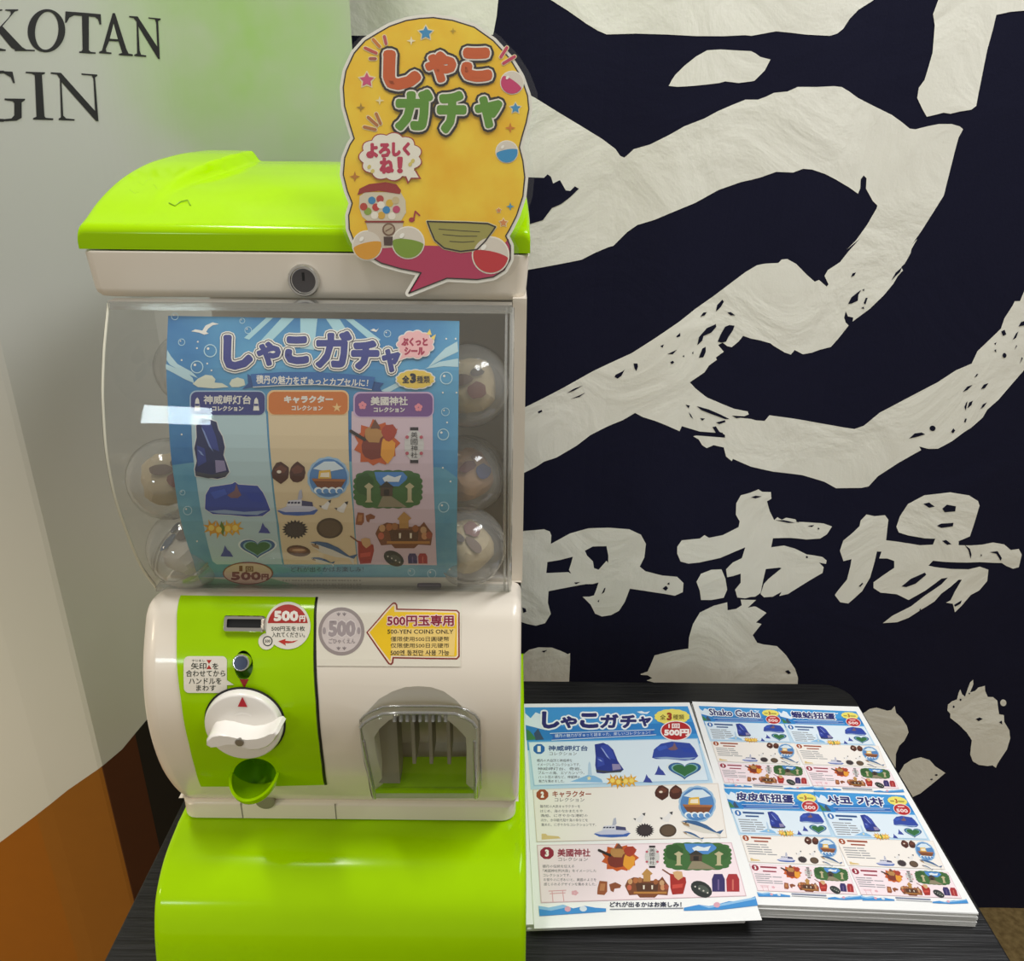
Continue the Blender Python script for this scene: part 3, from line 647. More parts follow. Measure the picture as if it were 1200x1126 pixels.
# handle
KN = BS.frame(288, 845); kr = KN.px(45, 288, 845)
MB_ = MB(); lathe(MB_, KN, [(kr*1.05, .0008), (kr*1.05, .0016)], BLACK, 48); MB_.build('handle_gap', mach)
HW = paint('#f1ede6', .3, coat=.3)
mb = MB(); lathe(mb, KN, [(kr, .001), (kr, .0055), (kr*.975, .0075), (kr*.93, .0088), (kr*.6, .0096), (0, .0098)], HW, 56)
knob = mb.build('handle', mach, 40)
K2 = lift(KN, .026)
gfr = [K2.dom(*p) for p in [(241,868),(246,862),(256,860),(266,861),(278,864),(290,866),(302,865),(311,862),(318,858),(323,857),(326,860),(322,868),(315,875),(305,879),(294,880),(284,877),(274,873),(264,873),(254,876),(246,877),(241,874)]]
gc = Vector((sum(p[0] for p in gfr)/len(gfr), sum(p[1] for p in gfr)/len(gfr)))
def gsc(k): return [(gc.x+(p[0]-gc.x)*(1-(1-k)*.35), gc.y+(p[1]-gc.y)*k) for p in gfr]
mb = MB(); rows = [[KN.pos(q, h) for q in gsc(k)] for h, k in ((.008, 1.12), (.016, 1.03), (.0235, 1.0), (.0255, .94), (.0265, .80))]
mb.grid(rows, HW, True); mb.cap(rows[-1], HW); mb.build('grip', knob, 40)
s_ = K2.dom(281, 869); sf_ = Flat(K2.pos(s_), K2.ex, K2.ey, K2.n); r_ = K2.px(5.2, 281, 869)
lathe(MB(), sf_, [(r_, -.0005), (r_, .0012), (r_*.8, .0016)], paint('#a39f98', .3, metal=.8), 16).build('screw', knob, 35)
mk = Print(lift(KN, .0099)); mk.poly([(278.5, 828), (290, 828.5), (284, 816.5)], '#c4142c', 0); mk.build('arrow_mark', knob)
mk = Print(lift(KN, .0097)); mk.line([(276, 837.5), (283, 835.5), (291, 836.5), (294, 838.5)], 2.2, paint('#fbf8f2', .3), 1); mk.build('ridge', knob)
mk = Print(BS, base=.0016); mk.poly([(281.5, 795), (292.5, 795), (287, 805)], '#a3201c', 0); mk.build('arrow_mark', panel)
# small grey disc in the skirt
d = ray(311, 938); t = (.5463-CAM.y)/d.y; lf = Flat(CAM+d*t, (1, 0, 0), (0, 0, 1), Vector((0, -1, 0)))
lathe(MB(), lf, [(.0085, -.004), (.0085, .0012), (.006, .0018)], paint('#8c8676', .25), 24).build('lens', mach, 35)
# ---- stickers
PAPER = paint('#eae4d6', .5)
def z5(l): return scale_px(l, 7.507, 225, 700)
st = Print(BS, base=.0018)
st.poly(ell(338, 733.5, 26.5, 27, 40), PAPER, 0); st.poly(ell(313, 751.5, 9.5, 9.5, 20), PAPER, 0)
st.poly(ell(338, 733, 23.5, 23.5, 24, 0, 187, 353), '#b3261e', 1)
WT = '#f3ede3'
st.text('500', (321.6, 716.5, 350.5, 728), WT, 2, bold=.7, weight=.03); st.text('円', (351.5, 721.5, 358.6, 728.6), WT, 2, bold=.3)
INKG = '#2b3326'
st.text('500円玉を1枚', (319, 733.6, 358, 739.3), INKG, 1, weight=.015); st.text('入れてください。', (319.6, 740.6, 358, 746.6), INKG, 1, weight=.012)
st.line(ell(314.5, 751, 5.2, 5.4, 20), 1.1, '#22261f', 1, True); st.text('500', (311.3, 749.4, 317.7, 752.6), '#22261f', 1)
st.poly(z5([(765,385),(830,363),(826,380),(885,385),(938,374),(900,395),(850,402),(826,400),(832,422)]), '#c22a1e', 1)
s_ = st.build('price_sticker', mach); s_['label'] = 'round white and red 500 yen sticker'
st = Print(BS, base=.0018)
st.poly(rrect(216.5, 768.5, 267, 810.8, 6), PAPER, 0); st.poly([(266, 795.5), (275, 801.5), (266, 802)], PAPER, 0)
st.text('矢印', (225, 776, 243, 783.6), INKG, 1); st.text('やじるし', (226, 772.2, 241, 774.8), INKG, 1, weight=.01); st.text('を', (250, 776.5, 257, 783.5), INKG, 1)
st.poly([(243, 772.8), (249, 772.8), (246, 777.4)], '#b3261e', 1); st.poly([(243, 783.2), (249, 783.2), (246, 778.4)], '#b3261e', 1)
st.text('合わせてから', (219, 784.4, 265, 792), INKG, 1, weight=.015); st.text('ハンドルを', (222.5, 793.4, 260.5, 800.6), INKG, 1, weight=.015); st.text('まわす', (231, 801.6, 254, 808.4), INKG, 1, weight=.015)
s_ = st.build('handle_sticker', mach); s_['label'] = 'white speech-balloon sticker about turning the handle'
def z8(l): return scale_px(l, 6.486, 360, 695)
def z8b(a, b, c, d): return (360+a/6.486, 695+b/6.486, 360+c/6.486, 695+d/6.486)
st = Print(BS, base=.0006)
st.poly([(372.5, 704), (541, 706.5), (540, 781), (371.5, 780)], paint('#e9e3d2', .35), 0)
st.poly(ell(400.4, 740, 27, 28, 40), '#9b8f8c', 1); st.poly(ell(400.4, 740, 23.2, 24, 36), '#d2c6c2', 2)
st.text('500', (385, 727, 417, 746), '#a5999a', 3, bold=.9, weight=.03, outl=((1.3, '#ded4d0'),)); st.text('ごひゃくえん', (385.5, 748, 416.5, 754), '#978b8c', 3)
for cy, sg in ((720, 1), (759.5, 1)):
    for dx in (-3.4, 3.4):
        for a in (-40, 0, 40):
            st.line([(400.4+dx, cy+1.5), (400.4+dx+2.6*math.sin(R(a)), cy+1.5-3.0*math.cos(R(a)))], 1.2, '#8d8182', 3)
for x in (380.3, 420.7): st.poly(ell(x, 739, 2.0, 4.2, 12), '#a5999a', 3)
ar = z8([(450,298),(540,196),(640,85),(655,74),(672,75),(686,92),(688,120),(900,124),(1140,130),(1160,150),(1160,480),(1140,503),(900,500),(660,495),(655,530),(640,545),(618,538),(530,415)])
st.poly(ar, '#8a2a22', 1)
ar2 = z8([(462,298),(548,202),(646,93),(658,86),(668,88),(675,97),(677,131),(900,135),(1135,141),(1149,155),(1149,475),(1135,492),(900,489),(649,484),(644,524),(636,533),(626,529),(538,407)])
st.poly(ar2, '#f2ddc0', 2)
ar3 = z8([(475,298),(556,207),(648,107),(662,100),(664,145),(900,147),(1128,153),(1138,162),(1138,468),(1128,480),(900,477),(638,472),(634,516),(545,400)])
st.poly(ar3, '#f2c70a', 3)
st.poly(z8([(640,268),(1130,268),(1118,474),(640,466)]), '#f3d27a', 4)
MAR = '#8c1233'
st.text('500円玉専用', z8b(610,168,1115,250), MAR, 6, bold=.18, weight=.02, outl=((1.0, '#f4d7cf'),)); BK = '#2a211a'
st.text('500-YEN COINS ONLY', z8b(612,276,1112,308), BK, 5, weight=.02); st.text('僅限使用500日圓硬幣', z8b(635,330,1080,366), BK, 5, weight=.008); st.text('仅限使用500日元硬币', z8b(635,379,1080,415), BK, 5, weight=.008); st.text('500엔 동전만 사용 가능', z8b(635,430,1080,472), BK, 5)
s_ = st.build('coin_sticker', mach); s_['label'] = 'white sticker with a grey coin and a yellow arrow'
# ---- chamber above
GREY = paint('#d2ccc0', .6)
MB().box((-.286, .775, 1.0), (.0, .782, 1.236), GREY).build('back_panel', mach)
MB().box((-.0008, .602, .998), (.0095, .80, 1.2365), WHITE).build('pillar', mach)
MB().box((-.286, .60, 1.000), (-.001, .775, 1.0035), paint('#c9c3ba', .5)).build('chamber_floor', mach)
win_prof = smoothline([(.5846,1.2335),(.5700,1.211),(.5632,1.199),(.5540,1.180),(.5492,1.1656),(.5428,1.140),(.5410,1.1167),(.5425,1.095),(.5500,1.0635),(.5605,1.032),(.5770,1.0045)], 5)
WS = Extruded(win_prof, 'x'); wx0, wx1 = -.290, -.0012
mb = MB(); rows = []
for k in range(6):
    a = R(90*k/5); rows.append([WS.pos((wx0+.005*(1-math.cos(a)), s_), -.005*(1-math.sin(a))) for s_ in WS.acc])
rows.append([WS.pos((wx1, s_)) for s_ in WS.acc])
mb.grid(rows, CLEAR)
l = rows[0]; mb.cap(l+[Vector((wx0, .66, l[-1].z)), Vector((wx0, .66, l[0].z))], CLEAR)
l2 = [Vector((wx1, p.y, p.z)) for p in l]; mb.cap(l2+[Vector((wx1, .60, l[-1].z)), Vector((wx1, .60, l[0].z))], CLEAR)
wc = mb.build('window_cover', mach, 40); wc['label'] = 'curved clear window cover'
RIM = clear('clear_rim', (.86, .87, .84), 2.2, .08, 1.6, haze=.25)
LIP = paint('#d8d6c4', .15); RET = paint('#4a4640', .2)
mb = MB(); mb.tube([WS.pos((wx0+.0012, s_), -.0005) for s_ in WS.acc], .0010, LIP, 8); mb.tube([WS.pos((wx0-.0004, s_), -.0030) for s_ in WS.acc], .0009, RET, 8); mb.tube([WS.pos((wx1, s_), -.001) for s_ in WS.acc], .0017, RIM, 8)
mb.tube([WS.pos((wx1-.004, s_), -.001) for s_ in WS.acc], .0010, RIM, 6)
t = WS.pos((0, .0012)); mb.box((wx0+.002, t.y-.002, t.z-.003), (wx1, t.y+.010, t.z+.003), RIM)
t = WS.pos((0, WS.acc[-1])); mb.box((wx0+.002, t.y-.0025, t.z-.002), (wx1, t.y+.008, t.z+.002), RIM)
mb.build('rim', wc, 40)
# ---- header band and lock
def BANDPLAN(ins):             # narrows towards the back like the lid
    o = rrect(-.3125+ins, .606+ins*.5, .0112-ins, .805, .008); q = []
    for a, b in zip(o, o[1:]+o[:1]): q += [(a[0]+(b[0]-a[0])*k/8, a[1]+(b[1]-a[1])*k/8) for k in range(8)] if math.hypot(b[0]-a[0], b[1]-a[1]) > .05 else [a]
    return q
rows = []
for z, ins in ((1.2335, .010), (1.2343, .0055), (1.237, .003), (1.240, .0022), (1.2655, .0002), (1.2668, .0012)):
    rows.append([(-.151+(x+.151)*(1-.10*max(0, (y-.615)/.19)**2), y, z) for x, y in BANDPLAN(ins)])
mb = MB().grid(rows, WHITE, True); mb.cap(rows[0], WHITE); mb.cap(rows[-1], WHITE); hb = mb.build('header_band', mach, 35)
d = ray(357, 328); t = (.6068-CAM.y)/d.y; lk = Flat(CAM+d*t, (1, 0, 0), (0, 0, 1), Vector((0, -1, 0))); lr = .0116
mb = MB(); lathe(mb, lk, [(lr, -.001), (lr, .003), (lr*.93, .0045), (lr*.82, .0045), (lr*.78, .003)], CHROME, 36)
lock = mb.build('lock', mach, 35); lock['label'] = 'round chrome key lock'
lathe(MB(), lk, [(lr*.78, .0028), (lr*.70, .0032)], paint('#5d5a5c', .3, metal=.7), 32).build('lock_barrel', lock, 35)
MB().box(lk.pos((-.0008, .000), .0031), lk.pos((.0008, .0058), .0038), BLACK).build('keyhole', lock)
# ---- green lid, raised along both sides
LX, LC = -.3135, -.151
lp = smoothline([(.6062,1.2838),(.6214,1.2896),(.640,1.2985),(.6611,1.3068),(.684,1.3143),(.7137,1.3214),(.7387,1.3252),(.7695,1.3285),(.806,1.3302)], 4)
def lidz(y):
    for (a, za), (b, zb) in zip(lp, lp[1:]):
        if a <= y <= b+1e-9: return za+(zb-za)*(y-a)/(b-a)
    return lp[0][1] if y < lp[0][0] else lp[-1][1]
def lx(y): return LX+.028*max(0, (y-.607)/.193)**2
def sm(t): t = max(0, min(1, t)); return t*t*(3-2*t)
rid = [(.620,-.268),(.634,-.2664),(.659,-.2648),(.681,-.259),(.709,-.2515),(.742,-.2430),(.772,-.2390),(.806,-.2372)]
def ridge(y):
    if y <= rid[0][0]: return rid[0][1]
    for (a, xa), (b, xb) in zip(rid, rid[1:]):
        if a <= y <= b+1e-9: return xa+(xb-xa)*(y-a)/(b-a)
    return rid[-1][1]
ys = [.6068+e for e in (0, .0004, .0012, .0025, .004, .006)] + [.6068+.006+.1932*k/34 for k in range(1, 34)] + [.806-e for e in (.004, .002, .0008, 0)]
us = [0, .0015, .004, .009, .016, .025] + [.03+.02*k/2 for k in range(0, 94)] + [.975, .984, .991, .996, .9985, 1]
def edge_drop(d, r=.006): return 0 if d >= r else r-math.sqrt(max(0, r*r-(r-d)**2))
rows = []
for y in ys:
    x0 = lx(y); x1 = 2*LC-x0; row = []
    for u in us:
        x = x0+(x1-x0)*u; xm = x if x < LC else 2*LC-x
        sunk = .0088*sm((y-.615)/.12)*sm((xm-ridge(y)+.003)/.008)
        z = lidz(y)-sunk-edge_drop(min(x-x0, x1-x))-edge_drop(y-.6068, .0055)-edge_drop(.806-y, .004)
        row.append(Vector((x, y, z)))
    rows.append(row)
mb = MB(); mb.grid(rows, LIME)
loop = rows[0]+[r[-1] for r in rows[1:]]+rows[-1][::-1][1:]+[r[0] for r in rows[::-1][1:-1]]
mb.grid([loop, [Vector((p.x, p.y, 1.2680)) for p in loop]], LIME, True)
mb.cap([Vector((p.x, p.y, 1.2680)) for p in loop], LIME); mb.build('lid', mach, 40)
sk = paint('#83b010', .4)
mb = MB()
for pts in ([(162,213),(168,217),(172,211),(178,209)], [(176,219),(181,216),(184,221)], [(198,237),(205,241),(211,236),(220,234),(223,240)], [(152,222),(158,226),(163,225)]):
    q = []
    for px, py in pts:
        d = ray(px, py); t = .55/d.y
        for _ in range(400):
            p = CAM+d*t
            if p.z <= lidz(p.y)+.0002: break
            t += .0008/d.y
        q.append(Vector((p.x, p.y, lidz(p.y)-.00035)))
    mb.tube(q, .00042, sk, 5)
o = mb.build('scuff_marks', mach); o['label'] = 'faint dark scuffs on the lid'

# ================================================================== display poster behind the window
pos_prof = smoothline([(.5850,1.2285),(.5837,1.2253),(.567,1.1921),(.5588,1.1631),(.5506,1.1268),(.5497,1.0791),(.5645,1.032),(.5835,1.0040)], 4)
PS = Extruded(pos_prof, 'x')
SEA = noisy('printed_sea', '#2b72ad', '#5a9fc6', 14, .5); SEA2 = noisy('printed_shallow_sea', '#5092b2', '#74b0c2', 22, .5)
P = Print(PS, step=.00010)
Lp = [(197,370),(195,430),(197,480),(201,540),(206,575),(212,610),(226,655),(241,692)]; Rp = [(536,692),(536.5,540),(537.5,450),(538.5,376)]
P.poly(Lp+Rp, SEA, 0)
P.poly([(202,545),(206,575),(212,610),(226,655),(234,676),(536,676),(536.3,560),(520,548),(400,540),(300,548),(240,540)], SEA2, 1)
PALE = paint('#a9d3dc', .5)
for l in ([(330,372.5),(345,373),(318,400),(303,402)], [(352,373),(372,373.3),(368,410),(352,408)], [(382,373.5),(398,374),(420,408),(408,412)], [(405,374),(414,374),(446,398),(440,404)], [(312,372.3),(320,372.4),(292,398),(286,396)]): P.poly(l, PALE, 1)
WTE = '#e9e6dd'; FO = '#b7d6dd'
def z6(l): return scale_px(l, 6.667, 190, 365)
for l in ([(40,300),(70,350),(120,410),(230,470),(280,520),(230,500),(130,455),(60,415),(36,380)], [(30,410),(100,440),(200,480),(240,520),(250,560),(180,530),(90,480),(30,450)]): P.poly(z6(l), FO, 1)
for l in ([(240,565),(280,525),(340,495),(390,500),(418,530),(410,555),(470,560),(520,590),(400,600),(280,590)], [(525,565),(545,530),(590,515),(640,530),(650,575),(600,590),(545,590)]): P.poly(z6(l), '#d8dcc6', 2)
P.poly(z6([(228,155),(260,140),(315,150),(340,110),(395,85),(445,98),(395,108),(360,135),(345,160),(365,172),(330,182),(290,165)]), WTE, 2)
P.poly([(434,387),(438,385),(441,387),(444,384.5),(441,389),(437,388)], WTE, 2)
for l in ([(536,400),(522,408),(510,420),(502,430),(520,420),(537,412)], [(537,420),(515,424),(498,432),(520,429),(537,430)], [(446,458),(470,446),(490,436),(470,452),(455,460)]): P.poly(l, FO, 1)
def bubble(x, y, r): P.line(ell(x, y, r, r, 14), max(.7, r*.16), '#b9dbe6', 2, True, False); P.poly(ell(x-r*.35, y-r*.35, r*.22, r*.22, 8), WTE, 2)
for b_ in ((246.5,411,7.2),(231,430,7),(213,401,3.8),(291,387,4),(284,376,3),(205,370.8,4),(454,391,4),(523,443,7),(522,482.5,4.6),(519.5,509,6.4),(520,594,6),(482,670,4),(506,672,5),(220,598,5),(214,577,3)): bubble(*b_)
for (x, y) in ((232,400.5),(231,408),(248,434),(243,426),(213,422),(523,397),(519,460),(524,495),(519,548),(528,564),(213,509),(527,667),(231,634),(535,460),(534,397)): P.poly(ell(x, y, 1.1, 1.1, 8), WTE, 2)
# title
NAV = '#363d86'; DK = '#23232f'
TT = ((4.2, WTE), (2.7, DK), (1.7, WTE))
for ch, bx in (('し',(262,392.5,297,433.5)), ('ゃ',(301,400.5,329.5,429)), ('こ',(334,394,362.5,427)), ('ガ',(370,388,413,431.5)), ('チ',(411.5,399,445,433.5)), ('ャ',(447.5,409,470,436.5))):
    P.text(ch, bx, NAV, 8, bold=1.5 if ch in 'ゃガャ' else 2.2, weight=.02, outl=TT)
# ribbon
P.poly([(290,438),(300,444),(303,452),(284,456),(291,449)], '#24508c', 3); P.poly([(432,446),(450,449),(445,454),(448,459),(432,457)], '#24508c', 3)
P.poly([(294,438.5),(330,436),(370,436),(410,438.5),(440,442),(436,456),(410,452),(370,450),(330,451),(297,453)], '#2f66a6', 9)
P.line([(297,453.5),(330,451.6),(370,450.6),(410,452.6),(436,456.6)], .8, WTE, 9, round_=False)
P.text('積丹の魅力をぎゅっとカプセルに！', None, WTE, 10, bold=.08, quad=[(301,439.5),(432,444.5),(431,453),(301,449.5)])
# pink balloon and yellow badge
def cl(cx, cy, rx, ry, n, d): return cloud(cx, cy, rx, ry, n, d)
P.poly(cl(487,404,20.5,15.5,11,.12), WTE, 9); P.poly([(466,424),(471,412),(482,418)], WTE, 9); P.poly(cl(487,404,19.3,14.4,11,.12), '#eab3b3', 10); P.poly([(468,422.5),(473,412),(481,417)], '#eab3b3', 10)
RS = '#a8284a'
P.text('ぷくっと', (470.5,396,501.5,406), RS, 11, bold=.5, weight=.02); P.text('シール', (474,407,498,416.5), RS, 11, bold=.5, weight=.02)
for a in ((500,392,504,386,506,393),(505,396,511,392,509,399)): P.poly([(a[0],a[1]),(a[2],a[3]),(a[4],a[5])], '#f2d36a', 11)
P.poly(cl(487,444.5,22.3,11.2,14,.07), WTE, 9); P.poly(cl(487,444.5,20.8,10,14,.07), '#e6c552', 10)
P.text('全', (471.5,440,480,449), DK, 11, bold=.3); P.text('3', (480.5,437.5,488,449), DK, 11, bold=.8, weight=.03); P.text('種類', (488.5,440.5,504,449), DK, 11, bold=.05, weight=.01)
# three columns
P.poly([(224,480),(226,530),(231,567),(238,610),(249,657),(254,661),(331,661),(324,610),(318,560),(312,486),(310,480)], paint('#b5cfd4', .5), 2)
P.poly([(314,480),(320,560),(327,615),(333,661),(419,661),(414,600),(410,560),(408,480)], paint('#ddc9a4', .5), 2)
P.poly([(412,482),(413,560),(416,610),(420,661),(512,662),(510,610),(508,560),(507,482)], paint('#d3bcc6', .5), 2)
P.poly(rrect(222.5,457.5,311.5,486.5,8), '#a9c3d6', 3); P.poly(rrect(224,459,310.5,486,7), '#353c80', 4)
P.poly(rrect(313,457,409,486.5,8), '#efc78f', 3); P.poly(rrect(315,459,407.5,485.5,7), '#d2772f', 4)
P.poly(rrect(414,459,508.5,489,8), '#c9aed0', 3); P.poly(rrect(416,461,507,488,7), '#76508c', 4)
P.text('神威岬灯台', (239,463,294.5,473.5), WTE, 5, bold=.12, weight=.02); P.text('コレクション', (249,475.5,285.5,481.5), WTE, 5, bold=.2)
P.text('キャラクター', (333,463.5,390.5,472.5), WTE, 5, bold=.45, weight=.02); P.text('コレクション', (342,475,378.5,481), WTE, 5, bold=.2)
P.text('美國神社', (434.5,464.5,478,475), WTE, 5, bold=.15, weight=.02); P.text('コレクション', (438,477,474.5,483), WTE, 5, bold=.2)
for x in (231.5, 300.5):
    P.poly([(x-3.6,481),(x-2,468),(x,465.5),(x+2,468),(x+3.6,481)], WTE, 5); P.poly([(x-2.4,473),(x-2.6,475.5),(x+2.6,475.5),(x+2.4,473)], '#353c80', 6)
P.poly(star(395,477.5,6,2.2), '#f0c98a', 5)
for x, y in ((425,475),(490.5,477.3)):
    for k in range(5): P.poly(ell(x+2.7*math.cos(R(72*k-90)), y+2.7*math.sin(R(72*k-90)), 2.2, 2.2, 10), '#e88f9c', 5)
# the stickers shown in the columns
def rock(P, pts, L, dark='#182457', mid='#2e3f8c', hi='#7f93c9'):
    P.poly(pts, dark, L); xs = [p[0] for p in pts]; ys_ = [p[1] for p in pts]; x0, x1, y0, y1 = min(xs), max(xs), min(ys_), max(ys_); W, H = x1-x0, y1-y0
    f = lambda u, v: (x0+W*u, y0+H*v)
    P.poly([f(.2,.1),f(.45,.05),f(.62,.3),f(.72,.55),f(.5,.5),f(.3,.3)], mid, L+1); P.poly([f(.08,.45),f(.3,.5),f(.35,.72),f(.1,.8)], mid, L+1)
    P.poly([f(.2,.14),f(.3,.22),f(.5,.5),f(.56,.56),f(.42,.46)], hi, L+2); P.poly([f(.1,.52),f(.2,.55),f(.28,.62),f(.2,.6)], hi, L+2)
    P.poly([f(.60,.69),f(.86,.70),f(.92,.86),f(.62,.9)], '#8f86ad', L+2); P.poly([f(.05,.88),f(.5,.93),f(.98,.88),f(.9,.96),f(.4,.99),f(.06,.95)], '#3b3f4c', L+2)
def islet(P, pts, L):
    P.poly(pts, '#2d47a0', L); xs = [p[0] for p in pts]; ys_ = [p[1] for p in pts]; x0, x1, y0, y1 = min(xs), max(xs), min(ys_), max(ys_); W, H = x1-x0, y1-y0
    f = lambda u, v: (x0+W*u, y0+H*v)
    P.poly([f(.04,.84),f(.3,.80),f(.6,.86),f(.96,.82),f(.8,.95),f(.5,.93),f(.2,.9)], '#8ea6c8', L+1); P.poly([f(.34,.38),f(.45,.25),f(.48,.04),f(.52,.25),f(.56,.38),f(.5,.46),f(.4,.46)], '#7a5a64', L+1)
    P.poly([f(.08,.3),f(.3,.2),f(.34,.35),f(.15,.5)], '#3a59b8', L+1); P.poly([f(.6,.3),f(.85,.35),f(.9,.6),f(.7,.55)], '#2443a6', L+1)
def heart(P, cx, cy, w_, h, L, rim_='#dfe9ea'):
    def hp(k):
        o = []
        for i in range(36):
            t = 2*math.pi*i/36; o.append((cx+k*w_/2*math.sin(t)**3*1.0, cy-k*h/2*(13*math.cos(t)-5*math.cos(2*t)-2*math.cos(3*t)-math.cos(4*t))/15))
        return o
    P.poly(hp(1.12), rim_, L); P.poly(hp(1.0), '#2b5c94', L+1); P.poly(hp(.82), '#7fb0b4', L+2); P.poly(hp(.72), '#2f6b3c', L+3)
def flowers(P, cx, cy, s_, L):
    for dx, dy, r in ((-.34,0,.26),(-.12,.05,.28),(.14,.02,.26),(.36,.0,.26)):
        P.poly(star(cx+dx*s_, cy+dy*s_, r*s_, r*s_*.42, 7, 20*dx), '#d99a22' if dx < 0 else '#e3ab2f', L); P.poly(ell(cx+dx*s_, cy+dy*s_, .09*s_, .09*s_, 8), '#f1d46a', L+1)
    P.poly([(cx-.05*s_,cy-.2*s_),(cx+.06*s_,cy),(cx,cy+.25*s_),(cx-.1*s_,cy)], '#5d7d2a', L)
def crag(P, cx, cy, s_, L): P.poly([(cx-.5*s_,cy+.35*s_),(cx-.3*s_,cy),(cx-.15*s_,cy-.5*s_),(cx+.05*s_,cy-.15*s_),(cx+.25*s_,cy),(cx+.5*s_,cy+.4*s_)], '#37479c', L)
def nuggets(P, x0, y0, x1, y1, L):
    W, H = x1-x0, y1-y0
    for a in (0, .5):
        q = rough_blob(x0+W*(a+.25), y0+H*.5, W*.26, H*.5, 12, .12, int(a*10)+3); P.poly(q, '#4b241a', L)
        P.poly([(x0+W*(a+.06),y0+H*.35),(x0+W*(a+.25),y0+H*.12),(x0+W*(a+.44),y0+H*.3),(x0+W*(a+.36),y0+H*.5),(x0+W*(a+.15),y0+H*.55)], '#6b3a2a', L+1)
    P.poly(ell(x0+W*.2, y0+H*.45, W*.07, H*.08, 8), '#e8dccb', L+2)
def seaboat(P, cx, cy, r, L):
    P.poly(cloud(cx, cy, r, r, 14, .04), '#9cc0de', L); P.poly(ell(cx, cy, r*.93, r*.93, 24), '#4f83bd', L+1)
    P.poly([(cx-r*.75,cy-r*.45),(cx-r*.2,cy-r*.8),(cx+r*.3,cy-r*.8),(cx+r*.75,cy-r*.45),(cx,cy-r*.3)], '#d6e5ee', L+2)
    P.poly([(cx-r*.8,cy+r*.05),(cx+r*.85,cy+r*.1),(cx+r*.6,cy+r*.5),(cx-r*.5,cy+r*.48)], '#7a4526', L+3); P.poly([(cx-r*.8,cy+r*.02),(cx+r*.85,cy+r*.06),(cx+r*.8,cy+r*.18),(cx-r*.74,cy+r*.15)], '#a8693c', L+4)
    P.poly([(cx-r*.5,cy+r*.03),(cx-r*.45,cy-r*.35),(cx+r*.1,cy-r*.4),(cx+r*.15,cy+r*.03)], '#e2b541', L+3); P.poly([(cx-r*.4,cy-r*.05),(cx-r*.36,cy-r*.25),(cx+.05*r,cy-r*.28),(cx+.06*r,cy-r*.03)], '#efe2c8', L+4)
    for k in range(4): P.poly(ell(cx-r*.5+k*r*.34, cy+r*.6, r*.2, r*.16, 12), '#e9f0f2', L+3); P.poly(ell(cx-r*.46+k*r*.34, cy+r*.64, r*.14, r*.12, 12), '#5e92c8', L+4)
def ship(P, x0, y0, x1, y1, L):
    W, H = x1-x0, y1-y0; f = lambda u, v: (x0+W*u, y0+H*v)
    P.poly([f(0,.82),f(.15,.72),f(.85,.72),f(1,.78),f(.9,.95),f(.5,1),f(.15,.96)], '#3f63b0', L); P.poly([f(.02,.78),f(.3,.6),f(.85,.6),f(.98,.74),f(.8,.84),f(.2,.86)], '#c9cbe0', L+1)
    P.poly([f(.22,.62),f(.28,.42),f(.6,.38),f(.62,.62)], '#d9d9e6', L+2); P.poly([f(.6,.42),f(.86,.48),f(.88,.64),f(.6,.62)], '#43456e', L+2)
    for k in range(4): P.poly([f(.26+.08*k,.47),f(.32+.08*k,.46),f(.32+.08*k,.53),f(.26+.08*k,.54)], '#2c3050', L+3)
    P.poly([f(.5,.38),f(.54,.05),f(.6,.0),f(.62,.3),f(.58,.38)], '#b3b6c8', L+2)
def gull(P, cx, cy, s_, L):
    P.poly([(cx-.5*s_,cy+.1*s_),(cx-.1*s_,cy-.05*s_),(cx+.25*s_,cy-.4*s_),(cx+.5*s_,cy-.35*s_),(cx+.3*s_,cy+.1*s_),(cx+.2*s_,cy+.4*s_),(cx-.1*s_,cy+.35*s_)], '#e7e4e2', L); P.poly([(cx+.25*s_,cy-.42*s_),(cx+.55*s_,cy-.5*s_),(cx+.48*s_,cy-.2*s_)], '#2f2f36', L+1); P.poly([(cx-.55*s_,cy),(cx-.3*s_,cy+.02*s_),(cx-.35*s_,cy+.2*s_)], '#3b3b42', L+1)
def urchin(P, cx, cy, rx, ry, L, spikes=True):
    if spikes: P.poly(star(cx, cy, 1, .8, 18) and [(cx+rx*(1.2 if k % 2 == 0 else .92)*math.cos(math.pi*k/20), cy+ry*(1.2 if k % 2 == 0 else .92)*math.sin(math.pi*k/20)) for k in range(40)], '#2b2328', L)
    else: P.poly(ell(cx, cy, rx, ry, 20), '#4a3a2c', L)
    P.poly(ell(cx, cy, rx*.8, ry*.8, 16), '#3a3033' if spikes else '#5f4c3a', L+1)
def mussel(P, cx, cy, rx, ry, L): P.poly(ell(cx, cy, rx, ry, 18, 6), '#5a3626', L); P.poly(ell(cx-rx*.05, cy-ry*.15, rx*.75, ry*.5, 16, 3), '#8a5c42', L+1); P.poly(ell(cx, cy-ry*.2, rx*.55, ry*.22, 14), '#c9a27e', L+2)
